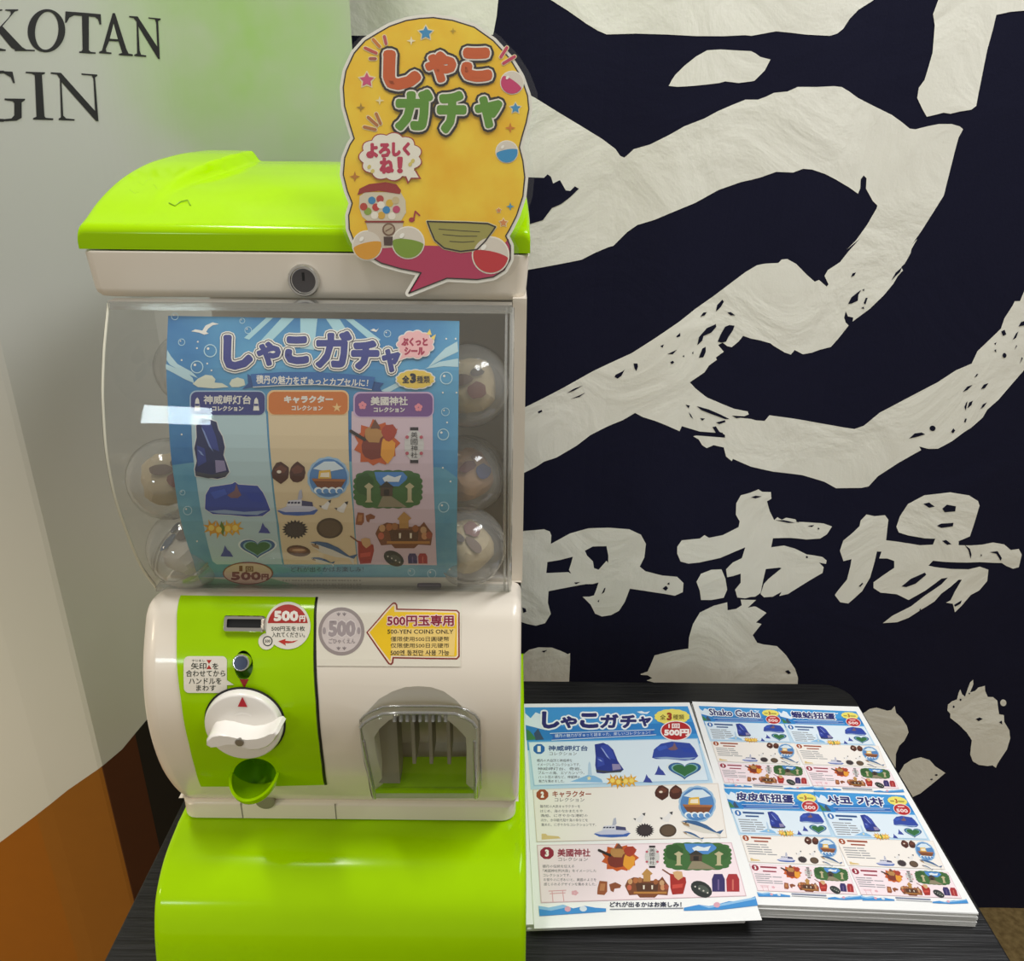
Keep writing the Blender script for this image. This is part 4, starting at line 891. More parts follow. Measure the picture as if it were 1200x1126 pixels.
def fish(P, x0, y0, x1, y1, h, L):
    dx, dy = x1-x0, y1-y0; l = math.hypot(dx, dy); ux, uy = dx/l, dy/l
    f = lambda u, v: (x0+ux*l*u-uy*h*v, y0+uy*l*u+ux*h*v)
    P.poly([f(0,0),f(.15,-.32),f(.35,-.5),f(.6,-.42),f(.86,-.08),f(1,-.5),f(.96,0),f(1,.5),f(.86,.1),f(.6,.4),f(.3,.46),f(.1,.26)], '#d8d4ca', L)
    P.poly([f(.02,-.05),f(.15,-.32),f(.35,-.5),f(.6,-.42),f(.86,-.08),f(1,-.5),f(.96,0),f(.8,.02),f(.5,-.1),f(.2,-.08)], '#37608f', L+1); P.poly([f(.03,.02),f(.2,-.02),f(.24,.25),f(.1,.22)], '#a0815c', L+1); P.poly(ell(*f(.13,-.05), h*.08, h*.08, 8), '#22242c', L+2)
def blaze(P, cx, cy, rx, ry, L):
    P.poly([(cx+rx*q*math.cos(2*math.pi*k/22), cy+ry*q*math.sin(2*math.pi*k/22)) for k, q in enumerate([1.05,.85,1.0,.8,1.0,.82,.95,.86,1.05,.8,1.0,.78,.98,.8,1.0,.72,1.02,.78,.95,.74,1.1,.82])], '#c4581f', L)
    P.poly(rough_blob(cx-rx*.05, cy+ry*.1, rx*.7, ry*.62, 14, .2, 8), '#7a2f20', L+1); P.poly(rough_blob(cx+rx*.5, cy+ry*.3, rx*.35, ry*.5, 12, .25, 4), '#e39b2e', L+2); P.poly(rough_blob(cx-rx*.1, cy-ry*.35, rx*.4, ry*.35, 12, .2, 2), '#b5854a', L+2)
    P.poly([(cx-rx*.25,cy-ry*.6),(cx-rx*.05,cy-ry*1.0),(cx+rx*.2,cy-ry*.62)], '#6f4632', L+3); P.poly(rough_blob(cx+rx*.55, cy-ry*.45, rx*.3, ry*.35, 12, .25, 6), '#a63a24', L+2); P.line([(cx-rx*1.1,cy-ry*.5),(cx-rx*.5,cy-ry*.15)], rx*.14, '#2b211f', L+3)
def lantern(P, cx, cy, rx, ry, L):
    P.poly(ell(cx, cy, rx, ry*.86, 24), '#cfcdca', L); P.poly([(cx-rx*.42,cy-ry),(cx+rx*.42,cy-ry),(cx+rx*.42,cy-ry*.82),(cx-rx*.42,cy-ry*.82)], '#2b2228', L+1); P.poly([(cx-rx*.42,cy+ry*.82),(cx+rx*.42,cy+ry*.82),(cx+rx*.42,cy+ry),(cx-rx*.42,cy+ry)], '#2b2228', L+1)
    for k in range(5): P.line([(cx-rx*.9,cy-ry*.5+k*ry*.25),(cx+rx*.9,cy-ry*.5+k*ry*.25)], ry*.012, '#b4b0ae', L+1, round_=False)
    for sx in (-.72,.72):
        for sy in (-.45,.45): P.poly(ell(cx+sx*rx, cy+sy*ry, rx*.18, ry*.10, 10), '#bd5566', L+2)
    if ry > 6:
        for k, ch in enumerate('美國神社'): P.text(ch, (cx-rx*.34, cy-ry*.74+k*ry*.37, cx+rx*.34, cy-ry*.74+(k+.9)*ry*.37), '#211d22', L+2, res=1)
    else: P.line([(cx,cy-ry*.55),(cx,cy+ry*.55)], rx*.4, '#211d22', L+2)
def shrine(P, x0, y0, x1, y1, L):
    W, H = x1-x0, y1-y0; f = lambda u, v: (x0+W*u, y0+H*v)
    q = cloud((x0+x1)/2, (y0+y1)/2, W/2*.98, H/2*.98, 22, .05); c = (x0+x1)/2, (y0+y1)/2
    sq = []
    for (x, y) in q:
        dx, dy = (x-c[0])/(W/2), (y-c[1])/(H/2); m_ = (abs(dx)**4+abs(dy)**4)**.25; k = math.hypot(dx, dy)/m_; sq.append((c[0]+dx*k*W/2, c[1]+dy*k*H/2))
    P.poly(sq, '#3e6a35', L); P.poly([f(.3,.04),f(.72,.04),f(.8,.2),f(.66,.42),f(.4,.42),f(.33,.25)], '#4b86c8', L+1); P.poly([f(.42,.2),f(.5,.12),f(.6,.18),f(.7,.12),f(.66,.3),f(.45,.3)], '#dde6ea', L+2)
    P.poly(rough_blob(*f(.16,.36), W*.13, H*.3, 14, .12, 3), '#2d5727', L+2); P.poly(rough_blob(*f(.86,.36), W*.11, H*.28, 14, .12, 5), '#376330', L+2)
    P.poly([f(.36,.45),f(.48,.28),f(.6,.45)], '#33302c', L+3); P.poly([f(.39,.45),f(.57,.45),f(.57,.68),f(.39,.68)], '#4f4032', L+3); P.poly([f(.44,.5),f(.52,.5),f(.52,.66),f(.44,.66)], '#221c18', L+4)
    P.poly([f(.42,.68),f(.55,.68),f(.78,.97),f(.35,.97)], '#8c8268', L+2)
    for u in (.22,.82): P.poly([f(u-.07,.42),f(u,.32),f(u+.07,.42),f(u+.03,.48),f(u+.03,.78),f(u+.06,.84),f(u-.06,.84),f(u-.03,.78),f(u-.03,.48)], '#b9b08a', L+4)
def clogs(P, x0, y0, x1, y1, L):
    W, H = x1-x0, y1-y0; f = lambda u, v: (x0+W*u, y0+H*v)
    P.poly([f(.1,0),f(.42,.05),f(.42,.75),f(.3,1),f(0,.95),f(.02,.5)], '#96532f', L); P.poly([f(.14,.2),f(.34,.2),f(.3,.7),f(.1,.7)], '#b97b4d', L+1); P.poly([f(.5,.25),f(.75,.1),f(1,.3),f(.95,.5),f(.72,.55),f(.68,.8),f(.56,.7)], '#8a4c2e', L)
def mikoshi(P, x0, y0, x1, y1, L):
    W, H = x1-x0, y1-y0; f = lambda u, v: (x0+W*u, y0+H*v)
    P.poly([f(.38,.2),f(.5,.0),f(.63,.18),f(.58,.24),f(.58,.45),f(.42,.45),f(.42,.24)], '#b98a4a', L+2); P.poly([f(.06,.4),f(.2,.3),f(.4,.34),f(.6,.42),f(.78,.4),f(.85,.28),f(.92,.44),f(1,.6),f(.97,.92),f(.75,.9),f(.68,1),f(.34,1),f(.28,.9),f(.1,.92),f(0,.6)], '#7a4425', L)
    P.poly([f(.24,.5),f(.76,.5),f(.74,.82),f(.28,.82)], '#54311d', L+1); P.poly([f(.2,.80),f(.95,.80),f(.95,.87),f(.2,.87)], '#b57c3a', L+2)
    for u, v, c in ((.12,.45,'#c99a6a'),(.24,.42,'#b0693a'),(.1,.66,'#c4634a'),(.86,.66,'#c98f62'),(.94,.64,'#a04c34'),(.34,.4,'#a56c40'),(.7,.46,'#9a5a30'),(.84,.5,'#c49a70')): P.poly(ell(*f(u,v), W*.055, H*.1, 10), c, L+2)
    for u in (.43,.62): P.poly([f(u-.02,.58),f(u+.02,.58),f(u+.015,.72),f(u-.015,.72)], '#e6dcc8', L+3)
def drum(P, x0, y0, x1, y1, L):
    W, H = x1-x0, y1-y0; f = lambda u, v: (x0+W*u, y0+H*v)
    P.line([f(0,0),f(.4,.25)], W*.06, '#7d4a30', L); P.poly([f(.3,.15),f(.55,.2),f(.95,.3),f(.98,.5),f(.85,.95),f(.4,.98),f(.32,.7)], '#a3271f', L); P.poly([f(.42,.1),f(.6,.05),f(.8,.08),f(.85,.3),f(.65,.42),f(.5,.3)], '#d2a878', L+1); P.poly([f(.4,.6),f(.85,.55),f(.82,.7),f(.4,.75)], '#c8473a', L+1)
def mask(P, cx, cy, s_, L):
    P.poly(ell(cx, cy, s_*.55, s_*.36, 16, 28), '#262c2a', L); P.poly(ell(cx+.1*s_, cy, s_*.3, s_*.16, 12, 28), '#49524a', L+1)
    for k in range(4): P.poly(ell(cx-.3*s_+k*.2*s_, cy-.12*s_+k*.1*s_, s_*.045, s_*.045, 6), '#c9c5bb', L+2)
def amulets(P, x0, y0, x1, y1, L):
    W, H = x1-x0, y1-y0
    for u, c in ((0,'#332a63'),(.52,'#a42a30')):
        P.poly([(x0+W*u,y0+H*.3),(x0+W*(u+.08),y0),(x0+W*(u+.38),y0),(x0+W*(u+.47),y0+H*.3),(x0+W*(u+.48),y1),(x0+W*(u+.02),y1)], c, L); P.line([(x0+W*(u+.24),y0+H*.35),(x0+W*(u+.24),y1-H*.12)], W*.06, '#6a5a8c' if u == 0 else '#cc6a5c', L+1)
def z3(l): return scale_px(l, 8.66, 195, 450)
def halo(P, pts, L, wd=2.2): P.line(pts, wd, '#dcdfdd', L, True)
rk = z3([(355,345),(420,350),(510,385),(530,460),(570,530),(595,640),(580,720),(610,800),(640,890),(600,940),(520,960),(400,940),(300,930),(290,860),(310,780),(285,650),(310,540),(305,420)])
halo(P, rk, 3); rock(P, rk, 4)
def z7a(l): return scale_px(l, 6.667, 200, 560)
isl = z7a([(270,240),(275,130),(310,70),(480,45),(505,30),(530,50),(680,60),(720,110),(745,160),(780,250),(720,295),(600,300),(450,285),(330,280)])
halo(P, isl, 3, 1.5); islet(P, isl, 4)
flowers(P, 261.5, 618, 40, 4); crag(P, 310, 619, 14, 4); crag(P, 266, 646, 15, 4); heart(P, 302, 641, 41, 23, 4)
nuggets(P, 319.5, 541.5, 358.5, 566, 4); seaboat(P, 385, 559.7, 24, 4); ship(P, 325, 573, 373, 604, 4); gull(P, 381, 592, 13, 4); gull(P, 400, 594.5, 15, 4)
urchin(P, 346, 620, 13, 9.5, 4); urchin(P, 386.5, 618.5, 15.5, 12, 4, False); mussel(P, 350, 645, 14, 6.5, 4); fish(P, 362.5, 635, 417, 655, 14, 4); fish(P, 364, 653.5, 392, 660, 6.5, 4)
blaze(P, 441, 519, 27, 28, 4); lantern(P, 485.5, 521.5, 11.5, 21, 4); shrine(P, 415, 551, 494.5, 595, 4); clogs(P, 417, 600, 440, 615, 4); mikoshi(P, 440, 599, 507, 642, 4)
drum(P, 411, 628, 439, 661, 4); mask(P, 461.5, 654, 23, 4); amulets(P, 478, 648, 501, 660, 4)
# price oval, closing lines, bottom strip
P.poly(ell(290.7, 671, 29.5, 13.2, 36), '#8e3d3a', 5); P.poly(ell(290.7, 671, 28, 12, 36), '#d9b9a9', 6); PR = '#7c2226'
P.text('1', (280.5,662,284.5,668.5), PR, 7, bold=.25); P.text('回', (288,662.5,297,669), PR, 7, bold=.2); P.text('500', (271,669,306,679), PR, 7, bold=.55, weight=.03); P.text('円', (306.5,671.5,315,678.5), PR, 7, bold=.4)
P.text('どれが出るかはお楽しみ！', (341,663.5,426,669.5), '#35506b', 5, res=1, weight=.01)
P.poly([(234,676),(241,692),(536,692),(536,676)], paint('#cfccc0', .5), 3); P.poly([(234,676),(241,692),(372,692),(318,677),(290,680),(262,678)], paint('#7fae8f', .5), 4)
for k in range(26): P.line([(331+3.6*k, 679.5), (331+3.6*k+random.uniform(1.5, 3.2), 679.6)], 1.6, '#a39f94', 4, round_=False); P.line([(331+3.6*k, 684), (331+3.6*k+random.uniform(1.5, 3.2), 684.1)], 1.6, '#b0aca1', 4, round_=False)
P.poly(rrect(489, 682.5, 517, 689, 2), '#6d6678', 5); P.poly(rrect(490.5, 684, 515.5, 687.5, 1), '#8c8694', 6)
po = P.build('display_poster')
tag(po, 'blue sea-themed paper poster curved behind the clear window of the capsule machine', 'poster')

# ================================================================== the laminated sign stuck to the lid
def z2(l): return scale_px(l, 3.129, 380, 0)
tl_ = R(12); sg = Flat((0, .6035, 1.288), (1, 0, 0), (0, math.sin(tl_), math.cos(tl_)), Vector((0, -math.cos(tl_), math.sin(tl_))))       # leans back against the lid's front edge
out_ = z2([(200,120),(240,97),(300,76),(350,68),(400,65),(470,75),(550,100),(620,150),(680,215),(720,280),(745,350),(750,400),(740,450),(725,500),(715,540),(728,590),(735,650),(728,720),(705,790),(680,840),(665,865),(682,900),(682,950),(660,990),(620,1015),(560,1025),(500,1022),(450,1020),(310,1075),(355,1000),(280,985),(210,965),(150,930),(110,885),(92,840),(90,790),(103,745),(85,700),(70,640),(75,580),(95,530),(110,508),(95,460),(75,390),(70,320),(80,260),(110,195),(150,150)])
sign = thing('shop_sign', 'laminated yellow speech-balloon sign with orange and green lettering stuck on the lime lid', 'sign', (-.105, .59, 1.22))
Q = Print(sg, step=.00012)
Q.poly(out_, paint('#e8e4d8', .45), 0); Q.line(out_, 8.5, paint('#e8e4d8', .45), 0, True)
YEL = noisy('printed_yellow', '#f0b804', '#f6d232', 30, .5)
Q.poly(out_, YEL, 1); Q.line(out_, 1.5, '#2a1812', 2, True)
Q.poly(z2([(140,922),(165,905),(360,900),(560,906),(655,900),(675,875),(682,900),(682,950),(660,990),(620,1015),(560,1025),(500,1022),(450,1020),(310,1075),(355,1000),(280,985),(210,965),(155,932)]), '#b42a54', 2)
Q.line(out_[20:34], 1.5, '#2a1812', 3)
OC = '#cb5a1f'; GC = '#5c9127'; K_ = '#241a16'; W_ = '#ece6da'
UP = ((4.6, K_), (1.8, W_))
for ch, bx, c in (('し',(449,59,494,106),OC), ('ゃ',(498,60.5,535,97.5),OC), ('こ',(540,56,577,96.5),OC)): Q.text(ch, bx, c, 8, bold=2.7 if ch == 'ゃ' else 4.2, weight=.02, outl=UP)
for ch, bx, c in (('ガ',(463,105,508,154),GC), ('チ',(512,107,547,157),GC), ('ャ',(556,113,589,151),GC)): Q.text(ch, bx, c, 11, bold=2.7, weight=.02, outl=UP)
def bal(cx, cy, r, col, rot):
    Q.poly(ell(cx, cy, r*1.08, r*1.08, 28), '#f3eddd', 3); Q.poly(ell(cx, cy, r, r, 28), '#ddd3c4', 4); Q.poly(ell(cx, cy, r, r, 20, 0, rot, rot+180), col, 5)
    Q.poly(ell(cx+r*.02, cy, r, r*.22, 18, rot), col, 5); Q.poly(ell(cx-r*.4, cy-r*.45, r*.13, r*.2, 8, 40), '#f6f2e8', 6)
bal(430.5, 287.6, 16.5, '#dd9a1b', -12); bal(478.4, 284.4, 18, '#7d9a22', 8); bal(575, 299, 20.5, '#c3242c', 12); bal(600, 97, 13, '#c9346a', 35); bal(594, 178, 12.5, '#2f8fc4', -10)
for x, y, r, c, n in ((499,39,8.5,'#3b8fc0',5),(430,94,9,'#cf4f7c',5),(604,127,6.5,'#3b8fc0',5),(590,261,5,'#d98a4a',5),(584.5,246.5,3.2,'#d98a4a',5)): Q.poly(star(x, y, r*1.25, r*.72, n), '#f0dfae', 3); Q.poly(star(x, y, r, r*.5, n), c, 4)
for x, y, r, c in ((482,48,5.5,'#f3e9c4'),(531,36.5,4,'#b99a2a'),(423,126,5.5,'#a8842a'),(445,118,5.5,'#efe0a8'),(598,150,6.5,'#d07c1a'),(416,207,6.5,'#c07a24'),(598,242,5,'#4795b8')): Q.poly(star(x, y, r, r*.32, 4), c, 4)
for (ax, ay, bx, by, c) in ((428,56.5,441,62.5,'#c2514a'),(437.5,46.5,445,55,'#cf7a30'),(450.5,43,452.5,51.5,'#b8505a'),(434,69,440,69,'#a8584a'),(427,149,440,152,'#b5703a'),(431.5,137.5,442,147,'#b5703a'),(441,133.5,446,145,'#b5703a'),(594,56,587,67,'#c23a5c'),(603,66.5,590,74.5,'#c23a5c')):
    Q.line([(ax, ay), (bx, by)], 5.4, '#f0dfae', 3); Q.line([(ax, ay), (bx, by)], 3.6, c, 4)
Q.poly(cloud(458, 184, 34, 26, 11, .12), '#a83a34', 9); Q.poly([(474,206),(478,216),(482,210),(494,210),(488,200)], '#a83a34', 9); Q.poly(cloud(458, 184, 32.8, 24.8, 11, .12), '#efe9d8', 10); Q.poly([(476,206),(479,213),(482,208.5),(491,208.5),(486,200)], '#efe9d8', 10)
RD = '#bf3352'
for ch, bx in (('よ',(429.5,168,443.5,186)),('ろ',(444,168,458,185)),('し',(459.5,167,470,184)),('く',(472,167,481,183)),('ね',(445,185,462,204)),('！',(465.5,184,472.5,203.5))): Q.text(ch, bx, RD, 11, bold=1.1, weight=.02)
for x, y in ((433,196),(437,201),(481,193),(484,189)): Q.poly(ell(x, y, 2.2, 2.8, 8, 30), '#d8c66a', 11)
# drawn capsule dispenser
Q.poly(z2([(130,720),(128,760),(140,795),(165,815),(280,812),(300,780),(298,735),(280,705),(150,705)]), '#d8cdb2', 3); Q.poly(z2([(122,715),(130,692),(165,675),(225,668),(265,676),(282,698),(278,712),(200,700),(150,706)]), '#9c2b26', 4)
for x, y, c in ((175,735,'#3b86b5'),(205,730,'#b5423a'),(240,745,'#d9b23c'),(265,768,'#c3466c'),(228,770,'#2f86c0'),(190,760,'#c0352e'),(160,775,'#8aa43a'),(210,790,'#d7a83a'),(145,758,'#b8402e'),(248,792,'#efe7d6'),(185,790,'#efe7d6'),(208,752,'#f0e9da'),(262,735,'#cdb98c')): Q.poly(z2(ell(x, y, 14, 14, 12)), c, 4)
Q.poly(z2([(152,812),(290,812),(282,905),(215,910),(170,880)]), '#cfc0ac', 3); Q.line(z2([(152,813),(290,813)]), 2.2, '#8e2a25', 5); Q.poly(z2(ell(237, 842, 24, 24, 18)), '#7a5a44', 4); Q.poly(z2(ell(237, 842, 18, 18, 18)), '#b9a48a', 5); Q.poly(z2([(218,868),(252,868),(250,900),(220,900)]), '#4a3228', 5); Q.line(z2([(226,848),(248,835)]), 1.2, '#7a5a44', 6)
# music note, rowboat
Q.line(z2([(328,805),(334,775),(350,790)]), 1.8, '#a8323a', 4); Q.poly(z2(ell(321, 806, 11, 9, 12)), '#a8323a', 4)
bt = z2([(378,812),(440,814),(520,816),(600,820),(628,832),(612,855),(590,885),(560,915),(500,922),(440,910),(405,880),(390,845)])
Q.line(bt, 3.6, '#e6d9a6', 3, True); Q.poly(bt, '#a0984a', 4); Q.line(bt, 1.7, K_, 5, True)
for l in ([(420,840),(500,846),(570,850)], [(435,860),(500,866),(560,866)], [(460,885),(510,888),(550,885)]): Q.line(z2(l), .8, '#3a3320', 5)
Q.build('card', sign)
cxx, cyy = 511, 178
fl = [(cxx+(p[0]-cxx)*1.09+2, cyy+(p[1]-cyy)*1.035) for p in out_]
F_ = Print(sg, base=.0016); F_.poly(fl, FILM, 0); f_ = F_.build('laminate_film', sign); f_['label'] = 'clear laminate margin around the sign'

# ================================================================== capsules in the chamber
SLIP = [paint('#cbb892', .6, noise=.1, scale=200), paint('#c9a07a', .6, noise=.1, scale=200), paint('#b8a7b4', .6, noise=.1, scale=200), paint('#d2cbbd', .6, noise=.1, scale=200)]
def capsule(c, r, rot, label, kind):
    t = thing('capsule', label, 'capsule', c, 'clear capsules in the machine')
    M = Matrix.Rotation(rot[0], 3, 'X') @ Matrix.Rotation(rot[1], 3, 'Y') @ Matrix.Rotation(rot[2], 3, 'Z'); c = Vector(c)
    for nm, sg_ in (('upper_shell', 1), ('lower_shell', -1)):
        rows = []
        for a in list(range(0, 91, 10)): rows.append([c+M@Vector((r*math.cos(R(a))*math.cos(R(15*k)), r*math.cos(R(a))*math.sin(R(15*k)), sg_*(r*math.sin(R(a))+.0003))) for k in range(24)])
        mb = MB(); mb.grid(rows, SHELL, True)
        q = 1.03 if sg_ > 0 else 1.0
        mb.grid([[c+M@Vector((r*q*math.cos(R(15*k)), r*q*math.sin(R(15*k)), sg_*z)) for k in range(24)] for z in (.0004, .0025)], EDGE, True)
        mb.build(nm, t, 50)
    rd = random.Random(kind*7+int(c.x*1e4)); mb = MB(); rows = []                      # crumpled folded slip, rounded by the shell around it
    for a in range(-80, 81, 16):
        row = []
        for k in range(22):
            th = 2*math.pi*k/22; ca = math.cos(R(a)); sq = (abs(math.cos(th))**3+abs(math.sin(th))**3)**(-1/3)
            q = r*.66*(1+rd.uniform(-.05, .05)); row.append(c+M@Vector((q*ca**.55*sq*math.cos(th)*.95, q*ca**.55*sq*math.sin(th)*.95, q*.72*math.sin(R(a)))))
        rows.append(row)
    mb.grid(rows, SLIP[kind], True); mb.cap(rows[0], SLIP[kind]); mb.cap(rows[-1], SLIP[kind]); mb.build('folded_slip', t, 25)
    mb = MB()
    for (x, y, w_, h, cc) in ((-.18, .12, .26, .13, 0), (.16, -.16, .22, .2, 1), (.2, .26, .16, .1, 2)):
        mb.cap([c+M@Vector((px_*r, py_*r, .51*r)) for px_, py_ in rough_blob(x, y, w_, h, 12, .12, kind+cc)], paint([['#6b4a30', '#7d3b2c', '#4e3a2c'], ['#7a3b34', '#46538c', '#8c5a3a'], ['#7a6a8c', '#8c4a4a', '#5a6a8c'], ['#47617f', '#5a4a3a', '#3c4a5c']][kind][cc], .5))
    mb.build('sticker', t)
    return t
def at_depth(px, py, dp): return CAM + ray(px, py)*(dp/FOC)
capsule(at_depth(199, 561, .652), .0325, (.9, .35, .2), 'clear capsule left of the poster with beige contents, the largest on that side', 0)
capsule(on_z(222, 642, 1.0365), .0325, (.5, -.4, 1.0), 'clear capsule at lower left of the window, on the chamber floor', 3)
capsule(at_depth(228, 432, .70), .0325, (1.1, .2, 2.0), 'clear capsule peeking out at the poster\'s upper left edge', 3)
capsule(at_depth(549, 452, .632), .0325, (1.2, .1, .1), 'clear capsule with cream slip at upper right of the poster', 0)
capsule(at_depth(547, 556, .675), .0325, (.8, .5, .6), 'clear capsule with reddish slip halfway down the poster\'s right edge', 1)
capsule(on_z(547, 640, 1.0365), .0325, (.6, .3, 2.4), 'clear capsule at lower right of the window, below the two others', 0)

# ================================================================== the two piles of flyers
Lpx = [(612,826),(808,823),(893,1078),(626,1088)]
def homography(src):
    A = []
    for (x, y), (u, v) in zip(src, ((0,0),(1,0),(1,1),(0,1))):
        A.append([x,y,1,0,0,0,-u*x,-u*y,u]); A.append([0,0,0,x,y,1,-v*x,-v*y,v])
    A = np.array(A, float); h = np.append(np.linalg.solve(A[:, :8], A[:, 8]), 1).reshape(3, 3)
    def f(p):
        q = h @ np.array([p[0], p[1], 1.0]); return (q[0]/q[2], q[1]/q[2])
    return f
TOUV = homography(Lpx)
WP = paint('#f2f3f2', .6)
def z7(a, b, c, d): return (600+a/3.453, 800+b/3.453, 600+c/3.453, 800+d/3.453)
def y1(l): return scale_px(l, 7.742, 605, 815)
def y2(l): return scale_px(l, 7.5, 690, 815)
def y7(l): return scale_px(l, 3.453, 600, 800)
def flyer_art(F, title, jp, L=1):
    """one printed page; title = [(text, box)]; jp = with the Japanese wording"""
    F.poly([(615,829),(806,827.7),(814,850),(827,890),(836,918),(730,922),(622,926)], '#bfdcf0', L)
    F.poly([(615,829),(806,827.7),(814,850),(821,872),(720,876),(618.5,880)], '#3f97d8', L+1)
    F.poly([(616,848),(660,852),(730,850),(812,846),(817,860),(718,866),(617,868)], '#2b7fc6', L+2); F.poly([(615.5,836),(622,842),(628,835),(636,838),(640,848),(650,852),(640,856),(616,850)], '#dfecf6', L+3)
    F.poly([(617,855),(621,857),(626,863),(630,867),(617.5,868)], '#3f7f4a', L+3); F.poly([(626,860),(631,854),(635,862),(638,867),(628,868)], '#3a4f6a', L+3)
    F.poly(y2([(430,145),(470,138),(500,150),(545,140),(520,165),(460,160)]), '#e6f0f7', L+3)
    for txt, bx, c, bd in title: F.text(txt, bx, c, L+8, bold=bd, weight=.015, outl=((1.9, '#eef4f8'),), res=2)
    F.poly([(645,860.5),(768,856),(766,858.5),(770,861),(647,867.5),(649,864)], '#2a66b8', L+4); F.line([(647,868),(770,861.6)], .7, '#e6f0f8', L+5, round_=False); F.line([(645,860),(768,855.6)], .7, '#e6f0f8', L+5, round_=False)
    F.poly(cloud(788, 840.3, 19.5, 8.6, 14, .06), '#ecdf6a', L+9); F.poly(ell(792.7, 857, 18, 11.8, 30), '#f4ecec', L+9); F.poly(ell(792.7, 857, 16.8, 10.8, 30), '#b42025', L+10)
    if jp:
        F.text('積丹の魅力がぎゅっと詰まった、楽しいコレクション！', None, '#e8f1f8', L+6, quad=[(651,861),(763,857),(763,860.8),(651,865.2)], res=1, weight=.01)
        F.text('全', (774,838,781,844), '#5a4a1a', L+11); F.text('3', (782,835.5,788,845), '#a03a1a', L+11, bold=.6); F.text('種類', (789,838,802,844), '#5a4a1a', L+11, weight=.01)
        F.text('1回', (784,848.6,797,854.3), '#f6eeea', L+11, bold=.15); F.text('500円', (779,855,808,863.5), '#f6eeea', L+11, bold=.5)
    else:
        F.line([(655,863),(755,859)], 2, '#6f9fd6', L+6); F.text('3', (783,836,788,844.5), '#a03a1a', L+11, bold=.3); F.line([(774,841),(780,841)], 3, '#a39a4a', L+11); F.line([(790,841),(801,841)], 3, '#a39a4a', L+11)
        F.text('500', (780,855.5,804,863), '#f2d9d6', L+11, bold=.4); F.line([(786,851.5),(798,851)], 3, '#e6b6b4', L+11)
    F.poly([(619.2,870),(818,865.7),(831.3,915.7),(625.7,922)], '#a8cbe6', L+5); F.poly([(620.2,871),(817,866.8),(830,915),(626.7,920.8)], '#dceaf5', L+6)
    F.poly([(624.6,926),(841.8,918.7),(852.5,982.5),(629,987.7)], '#dccfc4', L+5); F.poly([(625.4,926.8),(841,919.6),(851.5,981.8),(629.8,986.9)], '#f1ebe4', L+6)
    F.poly([(629.5,991),(857.7,988),(875,1050.5),(634,1058.6)], '#dcbfc6', L+5); F.poly([(630.4,991.9),(856.9,989),(873.8,1049.8),(635,1057.6)], '#f3e2e7', L+6)
    heads = ((632.1,878.5,7,'#2468b0','1','神威岬灯台',(643,874.4,690,880.8),(644.4,882,677,886),'#2a4f86'),(636,932.3,7.4,'#a24d2a','2','キャラクター',(648,927.8,694,935.4),(650.7,936,686,940.6),'#9c4a30'),(641.4,1000.7,8.4,'#93223a','3','美國神社',(654,995.5,693,1005),(655,1005.8,690,1010),'#93223a'))
    for x, y, r, c, nn, t1, b1, b2, tc in heads:
        F.poly(cloud(x, y, r*.95, r*.82, 8, .06), c, L+7); F.text(nn, (x-r*.28, y-r*.5, x+r*.28, y+r*.5), '#f6f2ee', L+8, bold=.5)
        if jp: F.text(t1, b1, tc, L+7, bold=.12, weight=.02); F.text('コレクション', b2, '#4c4a50', L+7, res=1)
        else: F.line([(b1[0], b1[1]+2.5), (b1[2], b1[1]+2.0)], 4, tc, L+7, round_=False); F.line([(b2[0]+3, b2[1]+2), (b2[2], b2[1]+1.5)], 3.2, tc, L+7, round_=False)
    paras = (((629.5,892,['積丹の大自然と神威岬を','イメージしたコレクションです。','神威岬灯台、奇岩、','ブルーの海、エゾカンゾウ、','ハート型の湖など、神威岬の','魅力を集めました。'],[671.5,681,682.5,686,681,662.5],4.85)),
             ((633,946,['積丹町の人気キャラクターを','はじめ、海のなかまたちや','漁船、にぎやかな港町の','ほか、水中観光船や海の幸などを','集めた、にぎやかなコレクションです。'],[681,684,690,690,700],5.35)),
             ((636,1016,['積丹の伝統を伝える','「美國神社例大祭」をイメージした','コレクションです。','お祭りのにぎわいと、美國のよさを','感じられるデザインを集めました。'],[674,700,669.5,700,700],5.2)))
    for x, y, ls, ends, dy in paras:
        for k, (t1, e) in enumerate(zip(ls, ends)):
            xx = x+k*.45
            if jp: F.text(t1, (xx, y+k*dy-1.7, e, y+k*dy+1.9), '#2e3038', L+7, res=1, weight=.004)
            else:
                F.line([(xx, y+k*dy), (xx+(e-xx)*.62, y+k*dy-.4)], 2.0, '#8d9095', L+7, round_=False); F.line([(xx+(e-xx)*.66, y+k*dy-.4), (e, y+k*dy-.8)], 2.0, '#8d9095', L+7, round_=False)
    F.poly([(669,917),(680,913),(690,909),(698,910),(706,914),(708,918)], '#86b9e2', L+7); F.poly([(690,909),(690.6,896),(692,893),(693.4,896),(695,909)], '#b6cfe6', L+7); F.poly(star(691.5,913,3,1.4,5), '#eadfae', L+8)
    F.poly([(635,978),(640,978),(642,980),(655,981),(658,983.5),(635,985)], '#d9bf86', L+7)
    for a in ([(643.5,1045),(664,1044)],[(645,1048),(663,1047)],[(647.5,1045),(648.5,1057)],[(660,1045),(661.5,1056.5)]): F.line(a, 1.0, '#dba3ab', L+7)
    for k in range(5): F.poly(ell(674.5+2.4*math.cos(R(72*k)), 1047+1.7*math.sin(R(72*k)), 2, 1.5, 8), '#e0aab4', L+7)
    rock(F, y1([(720,450),(800,435),(850,460),(890,500),(915,560),(930,600),(985,680),(960,700),(800,715),(740,710),(725,640),(730,560)]), L+8, '#23348c', '#3347a6', '#93a4dc')
